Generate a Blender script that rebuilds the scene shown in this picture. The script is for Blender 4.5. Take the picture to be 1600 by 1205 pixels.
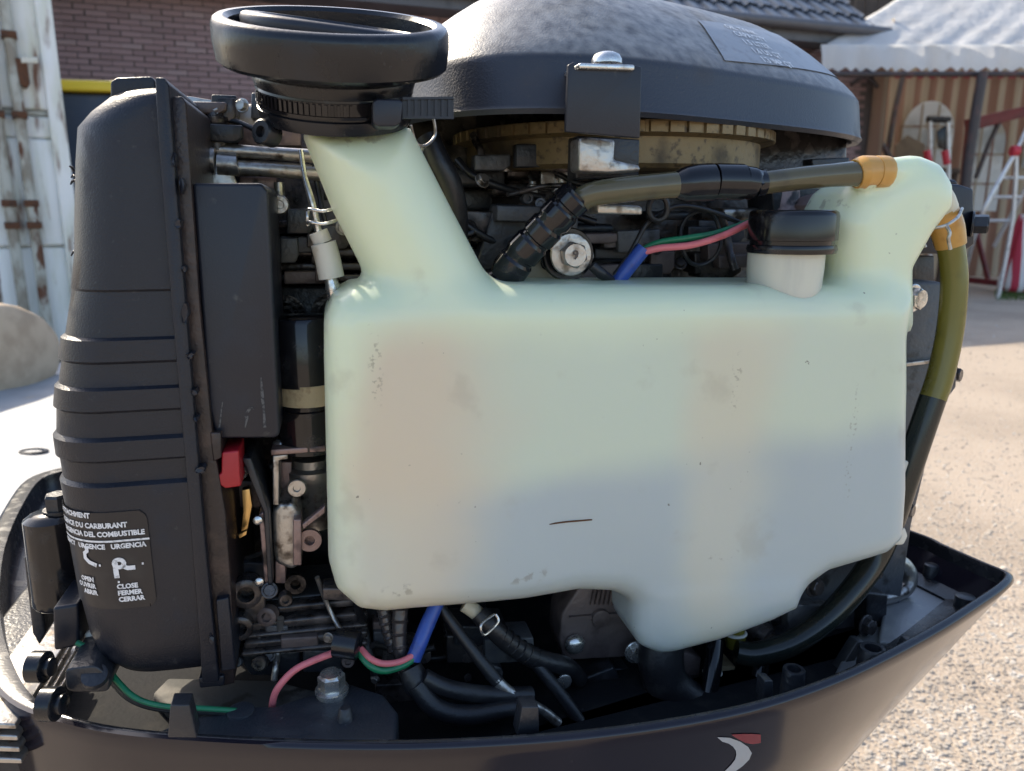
import bpy, bmesh, math, random
import numpy as np
from mathutils import Vector, Matrix, Euler, noise

random.seed(7); np.random.seed(7)
for o in list(bpy.data.objects): bpy.data.objects.remove(o, do_unlink=True)
scn = bpy.context.scene
COL = scn.collection
R = math.radians

# ------------------------------------------------------------------ camera
F = 1209.0                                   # focal length in pixels of the 1600 px wide photograph
TH = math.atan((602.5 - 330) / F)            # downward pitch
CAM = Vector((0, 0, 1.2)); GZ = 0.2      # camera height and ground level
cd = bpy.data.cameras.new('camera'); cam = bpy.data.objects.new('camera', cd); COL.objects.link(cam)
cd.sensor_width = 36.0; cd.lens = 36.0 * F / 1600; cd.clip_start = 0.01; cd.clip_end = 500
cam.location = CAM; cam.rotation_euler = (math.pi / 2 - TH, 0, 0)
cd.dof.use_dof = True; cd.dof.focus_distance = 0.50; cd.dof.aperture_fstop = 11
scn.camera = cam

# ------------------------------------------------------------------ sky, sun, exposure
SUN = Vector((-0.50, 0.57, 0.65)).normalized()          # direction towards the sun
w = bpy.data.worlds.new('World'); scn.world = w; w.use_nodes = True
nt = w.node_tree; bg = nt.nodes['Background']
sky = nt.nodes.new('ShaderNodeTexSky'); sky.sky_type = 'NISHITA'; sky.sun_disc = False
sky.sun_elevation = math.asin(SUN.z); sky.sun_rotation = math.atan2(SUN.x, SUN.y)
sky.air_density = 1.0; sky.dust_density = 2.0; sky.ozone_density = 1.0
nt.links.new(sky.outputs[0], bg.inputs[0]); bg.inputs[1].default_value = 0.15
sl = bpy.data.lights.new('sun', 'SUN'); sl.energy = 3.2; sl.angle = R(0.5); sl.color = (1, 0.88, 0.70)
so = bpy.data.objects.new('sun', sl); COL.objects.link(so)
so.rotation_euler = SUN.to_track_quat('Z', 'Y').to_euler(); so.location = (-6, 4, 8)
vs = scn.view_settings; vs.view_transform = 'Standard'; vs.look = 'None'; vs.exposure = 1.05; vs.gamma = 1.0
vs.use_curve_mapping = False

# ------------------------------------------------------------------ frames
FW = Vector((0, math.cos(TH), -math.sin(TH))); UP = Vector((0, math.sin(TH), math.cos(TH))); RI = Vector((1, 0, 0))
PSI = R(13); ORG = Vector((0, 0.46, 0))
UA = Vector((math.cos(PSI), math.sin(PSI), 0)); VA = Vector((-math.sin(PSI), math.cos(PSI), 0))
def ray(x, y): return RI * ((x - 800) / F) + FW + UP * ((602.5 - y) / F)
def toloc(p):
    q = p - ORG; return Vector((q.dot(UA), q.dot(VA), q.z))
def P(x, y, v=0.0):                          # photo direction -> point of the motor at depth v behind the tank's front
    d = ray(x, y); t = (v - (CAM - ORG).dot(VA)) / d.dot(VA); return toloc(CAM + d * t)
def PZ(x, y, z):                             # the same on a horizontal plane of the motor
    d = ray(x, y); return toloc(CAM + d * ((z - CAM.z) / d.z))
def mpp(l):                                  # metres per photo pixel at a point of the motor
    p = ORG + UA * l.x + VA * l.y + Vector((0, 0, l.z)) - CAM; return p.dot(FW) / F
def W(x, y, Y):                              # world point at distance Y
    d = ray(x, y); return CAM + d * (Y / d.y)
def G(x, y, z=GZ):
    d = ray(x, y); return CAM + d * ((z - CAM.z) / d.z)
def px_of(p):
    q = p - CAM; z = q.dot(FW)
    if z < 0.01: return (-9999, -9999)
    return 800 + F * q.dot(RI) / z, 602.5 - F * q.dot(UP) / z

# ------------------------------------------------------------------ materials
MATS = {}
def mat(name, col, rough=0.5, metal=0.0, col2=None, scale=30, lo=0.5, hi=0.7, bump=0.0, bscale=250, rough2=None,
        coat=0.0, sss=0.0, trans=0.0, spec=0.5, col3=None, scale3=9, lo3=0.52, hi3=0.62, stretch=(1, 1, 1), coord='Object', dust=None):
    m = bpy.data.materials.new(name); m.use_nodes = True; MATS[name] = m
    n = m.node_tree; b = n.nodes['Principled BSDF']; L = n.links.new
    tc = n.nodes.new('ShaderNodeTexCoord'); mp = n.nodes.new('ShaderNodeMapping')
    mp.inputs['Scale'].default_value = stretch; L(tc.outputs[coord], mp.inputs[0])
    def nz(s, detail=6):
        t = n.nodes.new('ShaderNodeTexNoise'); t.inputs['Scale'].default_value = s; t.inputs['Detail'].default_value = detail
        L(mp.outputs[0], t.inputs['Vector']); return t.outputs[0]
    def step(src, a, c):
        r = n.nodes.new('ShaderNodeMapRange'); r.interpolation_type = 'SMOOTHSTEP'
        r.inputs[1].default_value = a; r.inputs[2].default_value = c; L(src, r.inputs[0]); return r.outputs[0]
    def mix(f, a, c):
        x = n.nodes.new('ShaderNodeMix'); x.data_type = 'RGBA'; L(f, x.inputs[0])
        for i, s in ((6, a), (7, c)):
            if isinstance(s, tuple): x.inputs[i].default_value = (*s, 1)
            else: L(s, x.inputs[i])
        return x.outputs[2]
    b.inputs['Base Color'].default_value = (*col, 1); b.inputs['Roughness'].default_value = rough
    b.inputs['Metallic'].default_value = metal; b.inputs['Coat Weight'].default_value = coat; b.inputs['Coat Roughness'].default_value = 0.12
    b.inputs['Specular IOR Level'].default_value = spec
    if sss:
        b.inputs['Subsurface Weight'].default_value = sss; b.inputs['Subsurface Radius'].default_value = (0.02, 0.022, 0.016); b.inputs['Subsurface Scale'].default_value = 1.0
    if trans: b.inputs['Transmission Weight'].default_value = trans
    c = None
    if col2:
        f = step(nz(scale), lo, hi); c = mix(f, tuple(col), tuple(col2)); L(c, b.inputs['Base Color'])
        if rough2 is not None:
            r = n.nodes.new('ShaderNodeMapRange'); r.inputs[3].default_value = rough; r.inputs[4].default_value = rough2; L(f, r.inputs[0]); L(r.outputs[0], b.inputs['Roughness'])
    if col3:
        f = step(nz(scale3, 8), lo3, hi3); c = mix(f, c if c else tuple(col), tuple(col3)); L(c, b.inputs['Base Color'])
    if bump:
        bp = n.nodes.new('ShaderNodeBump'); bp.inputs['Strength'].default_value = bump; bp.inputs['Distance'].default_value = 0.001
        L(nz(bscale, 3), bp.inputs['Height']); L(bp.outputs[0], b.inputs['Normal'])
    if dust:                                  # settled on whatever faces up
        ge = n.nodes.new('ShaderNodeNewGeometry'); sx = n.nodes.new('ShaderNodeSeparateXYZ'); L(ge.outputs['Normal'], sx.inputs[0])
        mu = n.nodes.new('ShaderNodeMath'); mu.operation = 'MULTIPLY'; L(step(sx.outputs[2], 0.35, 0.75), mu.inputs[0]); L(step(nz(120, 9), 0.0, 0.85), mu.inputs[1])
        c = mix(mu.outputs[0], c if c else tuple(col), tuple(dust)); L(c, b.inputs['Base Color'])
    return m
mat('plastic', (0.008, 0.010, 0.017), 0.40, spec=0.45, col2=(0.014, 0.016, 0.024), scale=55, lo=0.5, hi=0.75, bump=0.35, bscale=900, rough2=0.62, col3=(0.034, 0.035, 0.039), scale3=220, lo3=0.64, hi3=0.80)
mat('plastic_smooth', (0.011, 0.013, 0.021), 0.38, spec=0.45, col2=(0.017, 0.019, 0.028), scale=30, bump=0.12, bscale=700, rough2=0.52, col3=(0.06, 0.058, 0.056), scale3=90, lo3=0.66, hi3=0.80)
mat('flange_plastic', (0.022, 0.015, 0.015), 0.38, col2=(0.05, 0.032, 0.027), scale=60, bump=0.4, bscale=500)
mat('rubber', (0.006, 0.007, 0.010), 0.25, col2=(0.011, 0.012, 0.016), scale=40, bump=0.12, bscale=400, rough2=0.46, col3=(0.07, 0.068, 0.065), scale3=240, lo3=0.68, hi3=0.8)
mat('gloss_black', (0.007, 0.007, 0.009), 0.12, col2=(0.02, 0.02, 0.022), scale=60, rough2=0.3, col3=(0.06, 0.055, 0.05), scale3=300, lo3=0.70, hi3=0.82)
mat('hose_black', (0.014, 0.014, 0.016), 0.38, col2=(0.028, 0.027, 0.027), scale=60, bump=0.25, bscale=500, rough2=0.5)
mat('cover', (0.026, 0.030, 0.042), 0.38, col2=(0.036, 0.039, 0.049), scale=22, bump=0.3, bscale=700, rough2=0.58, col3=(0.05, 0.048, 0.047), scale3=300, lo3=0.62, hi3=0.80, dust=(0.30, 0.29, 0.275))
mat('paint_dark', (0.010, 0.008, 0.014), 0.13, col2=(0.014, 0.011, 0.017), scale=14, bump=0.03, bscale=90, coat=0.0, rough2=0.19, col3=(0.11, 0.10, 0.10), scale3=120, lo3=0.72, hi3=0.80)
mat('cast_dark', (0.022, 0.024, 0.029), 0.34, 0.0, col2=(0.045, 0.042, 0.041), scale=38, bump=0.5, bscale=330, rough2=0.55, col3=(0.014, 0.012, 0.012), scale3=26, lo3=0.52, hi3=0.66)
mat('cast_oily', (0.075, 0.066, 0.064), 0.26, 0.4, col2=(0.17, 0.14, 0.125), scale=55, bump=0.5, bscale=220, rough2=0.5, col3=(0.013, 0.011, 0.011), scale3=34, lo3=0.50, hi3=0.66)
mat('metal_worn', (0.46, 0.44, 0.41), 0.34, 0.85, col2=(0.26, 0.22, 0.18), scale=120, bump=0.4, bscale=260, rough2=0.5, col3=(0.08, 0.065, 0.055), scale3=90, lo3=0.56, hi3=0.72)
mat('metal_bright', (0.68, 0.67, 0.64), 0.26, 0.9, col2=(0.42, 0.40, 0.36), scale=120, bump=0.2, bscale=320, rough2=0.5)
mat('metal_pink', (0.30, 0.21, 0.19), 0.40, 0.45, col2=(0.16, 0.11, 0.10), scale=80, bump=0.4, bscale=350, rough2=0.55, col3=(0.035, 0.03, 0.03), scale3=60, lo3=0.55, hi3=0.68)
mat('brass', (0.21, 0.15, 0.075), 0.46, 0.5, col2=(0.085, 0.066, 0.045), scale=26, bump=0.3, bscale=300, rough2=0.65, col3=(0.09, 0.065, 0.04), scale3=190, lo3=0.52, hi3=0.70)
mat('floor_metal', (0.035, 0.037, 0.04), 0.4, 0.2, col2=(0.09, 0.085, 0.08), scale=16, bump=0.3, bscale=300, rough2=0.5, col3=(0.30, 0.28, 0.23), scale3=60, lo3=0.62, hi3=0.72)
mat('brown_plate', (0.15, 0.115, 0.105), 0.46, 0.2, col2=(0.09, 0.068, 0.063), scale=50, bump=0.5, bscale=300, col3=(0.14, 0.12, 0.11), scale3=140, lo3=0.64, hi3=0.74)
mat('cream', (0.66, 0.58, 0.40), 0.4, col2=(0.52, 0.42, 0.26), scale=40, sss=0.2, col3=(0.12, 0.09, 0.05), scale3=160, lo3=0.70, hi3=0.78)
mat('white_plastic', (0.66, 0.64, 0.55), 0.38, col2=(0.56, 0.50, 0.38), scale=60, sss=0.15, rough2=0.5, col3=(0.2, 0.16, 0.1), scale3=120, lo3=0.72, hi3=0.8)
mat('neck_plastic', (0.60, 0.60, 0.50), 0.3, col2=(0.44, 0.45, 0.40), scale=18, sss=0.35, stretch=(2, 2, .4))
mat('orange_hose', (0.54, 0.29, 0.07), 0.30, col2=(0.42, 0.20, 0.04), scale=60, sss=0.2, col3=(0.20, 0.09, 0.02), scale3=120, lo3=0.70, hi3=0.8)
mat('olive_hose', (0.155, 0.135, 0.022), 0.22, col2=(0.095, 0.085, 0.018), scale=30, sss=0.1, rough2=0.3)
mat('oil_hose', (0.012, 0.016, 0.014), 0.2, col2=(0.02, 0.02, 0.015), scale=30)
mat('brown_hose', (0.095, 0.085, 0.048), 0.14, col2=(0.055, 0.05, 0.034), scale=24, rough2=0.28)
mat('red_plastic', (0.36, 0.012, 0.020), 0.36, col2=(0.26, 0.01, 0.016), scale=60)
mat('wire_pink', (0.66, 0.17, 0.19), 0.4, col2=(0.52, 0.13, 0.14), scale=90)
mat('wire_green', (0.010, 0.17, 0.075), 0.36, col2=(0.01, 0.12, 0.06), scale=90)
mat('sheath_blue', (0.035, 0.085, 0.36), 0.3, col2=(0.03, 0.06, 0.24), scale=90)
mat('label_black', (0.013, 0.013, 0.016), 0.33, col2=(0.022, 0.022, 0.024), scale=50)
mat('print_white', (0.75, 0.75, 0.75), 0.5, col2=(0.42, 0.42, 0.42), scale=400)
mat('sticker_grey', (0.26, 0.27, 0.29), 0.36, col2=(0.20, 0.20, 0.21), scale=90, bump=0.15, bscale=200, col3=(0.36, 0.34, 0.31), scale3=220, lo3=0.6, hi3=0.75)
mat('rim_paint', (0.018, 0.018, 0.021), 0.24, col2=(0.035, 0.033, 0.033), scale=90, rough2=0.34, bump=0.12, bscale=500)
mat('mount_paint', (0.024, 0.028, 0.036), 0.45, col2=(0.04, 0.042, 0.048), scale=40, bump=0.4, bscale=500, rough2=0.6, col3=(0.14, 0.135, 0.13), scale3=160, lo3=0.70, hi3=0.76)
mat('bay_sunlit', (0.24, 0.245, 0.25), 0.34, 0.3, col2=(0.34, 0.34, 0.32), scale=14, bump=0.3, bscale=300, rough2=0.5, col3=(0.40, 0.38, 0.33), scale3=60, lo3=0.60, hi3=0.72)  # floor metal lightened to stand in for sunlight in the bay
mat('scuff', (0.10, 0.10, 0.10), 0.7, col2=(0.03, 0.03, 0.033), scale=500, lo=.45, hi=.6)
mat('tray', (0.016, 0.017, 0.019), 0.65, spec=0.06, col2=(0.03, 0.029, 0.028), scale=40, bump=0.3, bscale=300)
mat('tray_grey', (0.09, 0.09, 0.085), 0.65, spec=0.1, col2=(0.20, 0.19, 0.17), scale=30, bump=0.3, bscale=300, col3=(0.05, 0.045, 0.04), scale3=50, lo3=.56, hi3=.68)
mat('cast_grey', (0.075, 0.078, 0.085), 0.38, col2=(0.12, 0.115, 0.11), scale=38, bump=0.5, bscale=330, rough2=0.55, col3=(0.03, 0.028, 0.028), scale3=60, lo3=0.56, hi3=0.68)
mat('brass_sunlit', (0.75, 0.50, 0.20), 0.28, 0.9, col2=(0.5, 0.32, 0.12), scale=90, rough2=0.45)  # brighter copy of the brass, golden sun glints put into the colour
mat('felt', (0.42, 0.34, 0.20), 0.8, col2=(0.30, 0.23, 0.13), scale=150, bump=0.5, bscale=500)
mat('decal_red', (0.20, 0.015, 0.02), 0.25, coat=0.6); mat('decal_silver', (0.36, 0.38, 0.40), 0.4, col2=(0.36, 0.37, 0.38), scale=160, coat=0.3)

# ------------------------------------------------------------------ geometry helpers
class B:
    def __init__(s): s.bm = bmesh.new()
    def poly(s, front, back):                # closed prism between two loops
        f = [s.bm.verts.new(p) for p in front]; b = [s.bm.verts.new(p) for p in back]; n = len(f)
        s.bm.faces.new(f); s.bm.faces.new(b[::-1])
        for i in range(n): s.bm.faces.new((f[i], b[i], b[(i + 1) % n], f[(i + 1) % n]))
        return s
    def plate(s, pts, v, t):                 # outline seen in the photo, at depth v, t thick towards the back
        f = [P(x, y, v) for x, y in pts]; return s.poly(f, [p + Vector((0, t, 0)) for p in f])
    def box(s, x0, y0, x1, y1, v, t): return s.plate([(x0, y0), (x1, y0), (x1, y1), (x0, y1)], v, t)
    def rings(s, rs, cap0=True, cap1=True, closed=True):
        L = [[s.bm.verts.new(p) for p in r] for r in rs]; n = len(L[0])
        for a, b in zip(L, L[1:]):
            for i in range(n if closed else n - 1):
                s.bm.faces.new((a[i], a[(i + 1) % n], b[(i + 1) % n], b[i]))
        if cap0: s.bm.faces.new(L[0][::-1])
        if cap1: s.bm.faces.new(L[-1])
        return s
    def lathe(s, p, axis, prof, seg=32, cap0=True, cap1=True, tw=0.0):     # prof: (height, radius)
        a = axis.normalized(); x = a.orthogonal().normalized(); y = a.cross(x)
        return s.rings([[p + a * h + (x * math.cos(6.28318531 * k / seg + tw) + y * math.sin(6.28318531 * k / seg + tw)) * r for k in range(seg)] for h, r in prof], cap0, cap1)
    def tube(s, pts, rad, seg=14, sub=6, cap=True):
        if not isinstance(rad, (list, tuple)): rad = [rad] * len(pts)
        q, rr = [], []
        n = len(pts)
        for i in range(n - 1):
            p0, p1, p2, p3 = pts[max(i - 1, 0)], pts[i], pts[i + 1], pts[min(i + 2, n - 1)]
            for k in range(sub):
                t = k / sub
                q.append(0.5 * ((2 * p1) + (p2 - p0) * t + (2 * p0 - 5 * p1 + 4 * p2 - p3) * t * t + (3 * p1 - p0 - 3 * p2 + p3) * t ** 3))
                rr.append(rad[i] + (rad[i + 1] - rad[i]) * t)
        q.append(pts[-1]); rr.append(rad[-1])
        t0 = (q[1] - q[0]).normalized(); x = t0.orthogonal().normalized(); rs = []
        for i, p in enumerate(q):
            t = (q[min(i + 1, len(q) - 1)] - q[max(i - 1, 0)]).normalized()
            x = (x - t * x.dot(t)).normalized(); y = t.cross(x)
            rs.append([p + (x * math.cos(6.28318531 * k / seg) + y * math.sin(6.28318531 * k / seg)) * rr[i] for k in range(seg)])
        return s.rings(rs, cap, cap)
    def ptube(s, pts, rpx, **kw):            # path of photo points (x, y, v) with radius in photo pixels
        q = [P(*p) for p in pts]
        r = rpx if isinstance(rpx, (list, tuple)) else [rpx] * len(q)
        return s.tube(q, [a * mpp(b) for a, b in zip(r, q)], **kw)
    def plathe(s, c, axis, prof, seg=32, **kw):   # profile in photo pixels
        p = P(*c); k = mpp(p); return s.lathe(p, axis, [(h * k, r * k) for h, r in prof], seg, **kw)
    def bolt(s, c, rpx, axis=Vector((0, -1, 0)), washer=True, head=0.75):
        p = P(*c); k = mpp(p) * rpx
        if washer: s.lathe(p, axis, [(0, 1.32 * k), (0.16 * k, 1.32 * k), (0.22 * k, 1.22 * k)], 24)
        s.lathe(p + axis.normalized() * 0.1 * k, axis, [(0, 1.0 * k), (head * k, 1.0 * k), (head * k + 0.14 * k, 0.84 * k)], 6, tw=random.random())
        s.lathe(p + axis.normalized() * (head * k + 0.2 * k), axis, [(0, 0.84 * k), (0.05 * k, 0.82 * k)], 20)
        return s
    def done(s, name, material, parent=None, bevel=0, seg=3, ang=45, smooth=True, label=None):
        bm = s.bm; bmesh.ops.recalc_face_normals(bm, faces=bm.faces)
        if bevel:
            ed = [e for e in bm.edges if len(e.link_faces) == 2 and e.calc_face_angle(0) > 0.5]
            bmesh.ops.bevel(bm, geom=ed, offset=bevel, segments=seg, profile=0.5, affect='EDGES', clamp_overlap=True)
        me = bpy.data.meshes.new(name); bm.to_mesh(me); bm.free()
        if smooth:
            me.polygons.foreach_set('use_smooth', [True] * len(me.polygons)); me.set_sharp_from_angle(angle=R(ang))
        return link(name, me, material, parent, label)
def link(name, me, material, parent=None, label=None):
    o = bpy.data.objects.new(name, me); COL.objects.link(o)
    if material:
        me.materials.clear(); me.materials.append(MATS[material] if isinstance(material, str) else material)
    if parent: o.parent = parent
    if label: o['label'] = label
    return o
def pyobj(name, verts, faces, material, parent=None, label=None, smooth=True, ang=50):
    me = bpy.data.meshes.new(name); me.from_pydata([tuple(v) for v in verts], [], faces); me.update()
    if smooth:
        me.polygons.foreach_set('use_smooth', [True] * len(me.polygons)); me.set_sharp_from_angle(angle=R(ang))
    return link(name, me, material, parent, label)
def thing(name, label, cat, loc=(0, 0, 0), rz=0, group=None):
    o = bpy.data.objects.new(name, None); COL.objects.link(o); o.location = loc; o.rotation_euler = (0, 0, rz)
    o['label'] = label; o['category'] = cat
    if group: o['group'] = group
    return o
def tag(o, label, cat, group=None):
    o['label'] = label; o['category'] = cat
    if group: o['group'] = group
    return o
def struct(o): o['kind'] = 'structure'; return o
def stuff(o): o['kind'] = 'stuff'; return o
def text_geo(s, size, bold=0.0, align='LEFT', sx=1.0):
    c = bpy.data.curves.new('t', 'FONT'); c.body = s; c.size = size; c.offset = bold; c.align_x = align; c.resolution_u = 2
    o = bpy.data.objects.new('t', c); COL.objects.link(o)
    dg = bpy.context.evaluated_depsgraph_get(); dg.update()
    me = o.evaluated_get(dg).to_mesh()
    v = [(p.co.x * sx, p.co.y) for p in me.vertices]; f = [tuple(p.vertices) for p in me.polygons]
    o.evaluated_get(dg).to_mesh_clear(); bpy.data.objects.remove(o); bpy.data.curves.remove(c)
    return v, f
def smoothpoly(pts, r=0.25, n=4):            # rounds the corners of a pixel outline
    out = []; N = len(pts)
    for i in range(N):
        a, b, c = Vector(pts[i - 1]), Vector(pts[i]), Vector(pts[(i + 1) % N])
        p, q = b + (a - b) * r, b + (c - b) * r
        for k in range(n + 1):
            t = k / n; out.append(tuple((1 - t) ** 2 * p + 2 * t * (1 - t) * b + t * t * q))
    return out

# ================================================================== SETTING
gm = mat('gravel_ground', (0.43, 0.35, 0.27), 0.9, col2=(0.33, 0.265, 0.20), scale=1.3, lo=0.4, hi=0.65, bump=0.6, bscale=110, col3=(0.47, 0.42, 0.36), scale3=110, lo3=0.50, hi3=0.70)
gm.node_tree.nodes['Bump'].inputs['Distance'].default_value = 0.012
struct(pyobj('ground', [(-150, -150, GZ), (150, -150, GZ), (150, 150, GZ), (-150, 150, GZ)], [(0, 1, 2, 3)], 'gravel_ground'))
# loose stones on the yard in view
mat('stone', (0.44, 0.39, 0.33), 0.85, col2=(0.33, 0.285, 0.235), scale=5, lo=0.35, hi=0.65, bump=0.4, bscale=80, col3=(0.58, 0.54, 0.48), scale3=21, lo3=0.55, hi3=0.65)
vs_, fs_ = [], []
for i in range(22000):
    x = random.uniform(1150, 1680); y = 440 + (random.random() ** 0.8) * 860
    g = G(x, y); d = g.y
    s = random.choice((0.002, 0.002, 0.0025, 0.003, 0.0035, 0.0045, 0.006)) * random.uniform(0.7, 1.3) * (1 if d < 5 else 1.6)
    if random.random() < 0.004: s *= 2
    n = 6; a0 = random.random() * 6; b = len(vs_); e = random.uniform(0.7, 1.4); q = random.uniform(0.35, 0.7)
    for k in range(n):
        a = a0 + k * 6.2832 / n; r = s * random.uniform(0.8, 1.2); vs_.append((g.x + r * e * math.cos(a), g.y + r * math.sin(a) / e, GZ - .001))
    for k in range(n):
        a = a0 + k * 6.2832 / n; r = s * random.uniform(0.5, 0.7); vs_.append((g.x + r * e * math.cos(a), g.y + r * math.sin(a) / e, GZ + s * q * random.uniform(0.8, 1.1)))
    for k in range(n): fs_.append((b + k, b + (k + 1) % n, b + n + (k + 1) % n, b + n + k))
    fs_.append(tuple(b + n + k for k in range(n)))
st = stuff(pyobj('gravel', vs_, fs_, 'stone', smooth=False)); tag(st, 'loose pale gravel stones scattered over the sunlit yard', 'gravel')
# a tuft of grass by the striped cloth
mat('grass', (0.07, 0.13, 0.02), 0.6, col2=(0.12, 0.16, 0.04), scale=9)
vs_, fs_ = [], []
for i in range(700):
    g = G(random.uniform(1555, 1640), random.uniform(455, 470)); h = random.uniform(0.02, 0.07); a = random.random() * 6.28; b = len(vs_)
    dx, dy = 0.006 * math.cos(a), 0.006 * math.sin(a)
    vs_ += [(g.x - dx, g.y - dy, GZ), (g.x + dx, g.y + dy, GZ), (g.x + random.uniform(-.03, .03), g.y + random.uniform(-.03, .03), GZ + h)]; fs_.append((b, b + 1, b + 2))
tag(stuff(pyobj('grass', vs_, fs_, 'grass', smooth=False)), 'thin strip of green grass below the striped cloth', 'grass')

# ------------------------------------------------------------------ brick house
def brick_mat(name, attr):
    m = mat(name, (0.2, 0.12, 0.11), 0.85, bump=0.5, bscale=60); n = m.node_tree; L = n.links.new; b = n.nodes['Principled BSDF']
    if attr: s = n.nodes.new('ShaderNodeAttribute'); s.attribute_name = 'rnd'; src = s.outputs['Fac']
    else: s = n.nodes.new('ShaderNodeObjectInfo'); src = s.outputs['Random']
    r = n.nodes.new('ShaderNodeValToRGB'); e = r.color_ramp.elements
    e[0].position = 0; e[0].color = (0.30, 0.20, 0.195, 1); e[1].position = 1; e[1].color = (0.38, 0.28, 0.27, 1)
    x = e.new(0.45); x.color = (0.34, 0.235, 0.23, 1); x = e.new(0.8); x.color = (0.26, 0.175, 0.17, 1)
    L(src, r.inputs[0]); L(r.outputs[0], b.inputs['Base Color']); b.inputs['Specular IOR Level'].default_value = 0.25
brick_mat('brick', False); brick_mat('brick_far', True)
mat('mortar', (0.12, 0.10, 0.095), 0.95, col2=(0.15, 0.13, 0.125), scale=8)
mat('roof_tile', (0.10, 0.115, 0.14), 0.28, col2=(0.16, 0.175, 0.20), scale=7, rough2=0.4, col3=(0.05, 0.05, 0.055), scale3=25, lo3=0.6, hi3=0.75)
mat('gutter', (0.10, 0.10, 0.11), 0.45, col2=(0.06, 0.06, 0.065), scale=6)
HY = R(20); A0 = W(200, 330, 7.3); A0.z = 0
house = thing('brick_house', 'brown brick house with grey glazed tile roof behind the motor', 'house', A0, HY)
HI = Matrix.Translation(A0) @ Matrix.Rotation(HY, 4, 'Z')
_d = ray(1240, 42); _n = Vector((-math.sin(HY), math.cos(HY), 0)); EAVE = (CAM + _d * (((A0 - _n * .46) - CAM).dot(_n) / _d.dot(_n))).z + .05
def bx(verts, faces, x0, x1, y0, y1, z0, z1):
    b = len(verts)
    verts += [(x0, y0, z0), (x1, y0, z0), (x1, y1, z0), (x0, y1, z0), (x0, y0, z1), (x1, y0, z1), (x1, y1, z1), (x0, y1, z1)]
    faces += [(b, b + 3, b + 2, b + 1), (b + 4, b + 5, b + 6, b + 7), (b, b + 1, b + 5, b + 4), (b + 1, b + 2, b + 6, b + 5), (b + 2, b + 3, b + 7, b + 6), (b + 3, b, b + 4, b + 7)]
vv, ff = [], []; bx(vv, ff, -3, 8.6, 0.012, 0.3, GZ, EAVE + 0.05)
wall = pyobj('wall', vv, ff, 'mortar', house, smooth=False)
vv, ff = [], []; bx(vv, ff, -0.083, 0.083, 0, 0.06, 0, 0.041); bme = bpy.data.meshes.new('brick'); bme.from_pydata(vv, [], ff); bme.materials.append(MATS['brick'])
fv, fff, rnd = [], [], []; nb = 0
for row in range(4, int(EAVE / 0.050)):
    for c in range(-17, 49):
        s = c * 0.176 + (0.088 if row % 2 else 0) + random.uniform(-.004, .004); z = row * 0.050 + 0.005; off = random.uniform(-.004, .003)
        x, y = px_of(HI @ Vector((s, 0, z + 0.03)))
        vis = (70 < x < 360 and -8 < y < 185) or (690 < x < 840 and -8 < y < 40) or (1190 < x < 1345 and 35 < y < 115)
        if s > 8.4: continue
        if vis and nb < 300:
            o = bpy.data.objects.new('brick', bme); COL.objects.link(o); o.parent = wall; o.location = (s, off, z); o.rotation_euler = (0, random.uniform(-.01, .01), 0); nb += 1
        else:
            k = len(fv); bx(fv, fff, s - .083, s + .083, off, .06, z, z + .041); rnd += [random.random()] * 8
        # every brick is bedded in the mortar plane
far = stuff(pyobj('brick_field', fv, fff, 'brick_far', wall, smooth=False))
at = far.data.attributes.new('rnd', 'FLOAT', 'POINT'); at.data.foreach_set('value', rnd)
_d = ray(1364, 30); s_end = ((CAM + _d * (((A0 - _n * .3) - CAM).dot(_n) / _d.dot(_n))) - A0).dot(Vector((math.cos(HY), math.sin(HY), 0))); roof_p = R(38)
# roof deck and tiles
def rp(s, t, h=0): return (s, -0.35 + t * math.cos(roof_p) - h * math.sin(roof_p), EAVE + 0.02 + t * math.sin(roof_p) + h * math.cos(roof_p))
roof = pyobj('roof', [rp(-3, 0), rp(s_end, 0), rp(s_end, 2.4), rp(-3, 2.4), rp(-3, 0, -.1), rp(s_end, 0, -.1), rp(s_end, 2.4, -.1), rp(-3, 2.4, -.1)],
             [(0, 1, 2, 3), (7, 6, 5, 4), (0, 4, 5, 1), (1, 5, 6, 2), (2, 6, 7, 3), (3, 7, 4, 0)], 'roof_tile', house, smooth=False)
TWD, TL = 0.205, 0.33
tv, tf = [], []; n = 9
for e, (t, lift) in enumerate(((0, 0.045), (TL * 1.14, 0.012))):
    for lay in (0, -0.014):
        for k in range(n):
            a = k / (n - 1); h = 0.020 * math.sin(a * 6.2832) + 0.010 * math.sin(a * 12.566 + 1)
            tv.append((a * TWD * 1.06, t, h + lift + lay))
for k in range(n - 1):
    tf += [(k, k + 1, 2 * n + k + 1, 2 * n + k), (n + k + 1, n + k, 3 * n + k, 3 * n + k + 1), (k + 1, k, n + k, n + k + 1)]
tme = bpy.data.meshes.new('tile'); tme.from_pydata(tv, [], tf); tme.materials.append(MATS['roof_tile'])
tme.polygons.foreach_set('use_smooth', [True] * len(tme.polygons)); tme.set_sharp_from_angle(angle=R(50))
for r in range(5):
    for c in range(26):
        s = s_end - 0.02 - (c + 1) * TWD
        o = bpy.data.objects.new('tile', tme); COL.objects.link(o); o.parent = roof
        o.location = rp(s, -0.06 + r * TL, random.uniform(0.0, .006)); o.rotation_euler = (roof_p, random.uniform(-.012, .012), random.uniform(-.012, .012))
gb = B(); q = [Vector((s, -0.46, EAVE - 0.01)) for s in (-3, 0, 3, s_end + 0.1)]; gb.tube(q, 0.055, seg=12, sub=3); gb.done('gutter', 'gutter', house)
vv, ff = [], []; bx(vv, ff, -3, s_end, -0.36, 0.02, EAVE - 0.16, EAVE - 0.03); pyobj('soffit', vv, ff, 'gutter', house, smooth=False)
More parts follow.
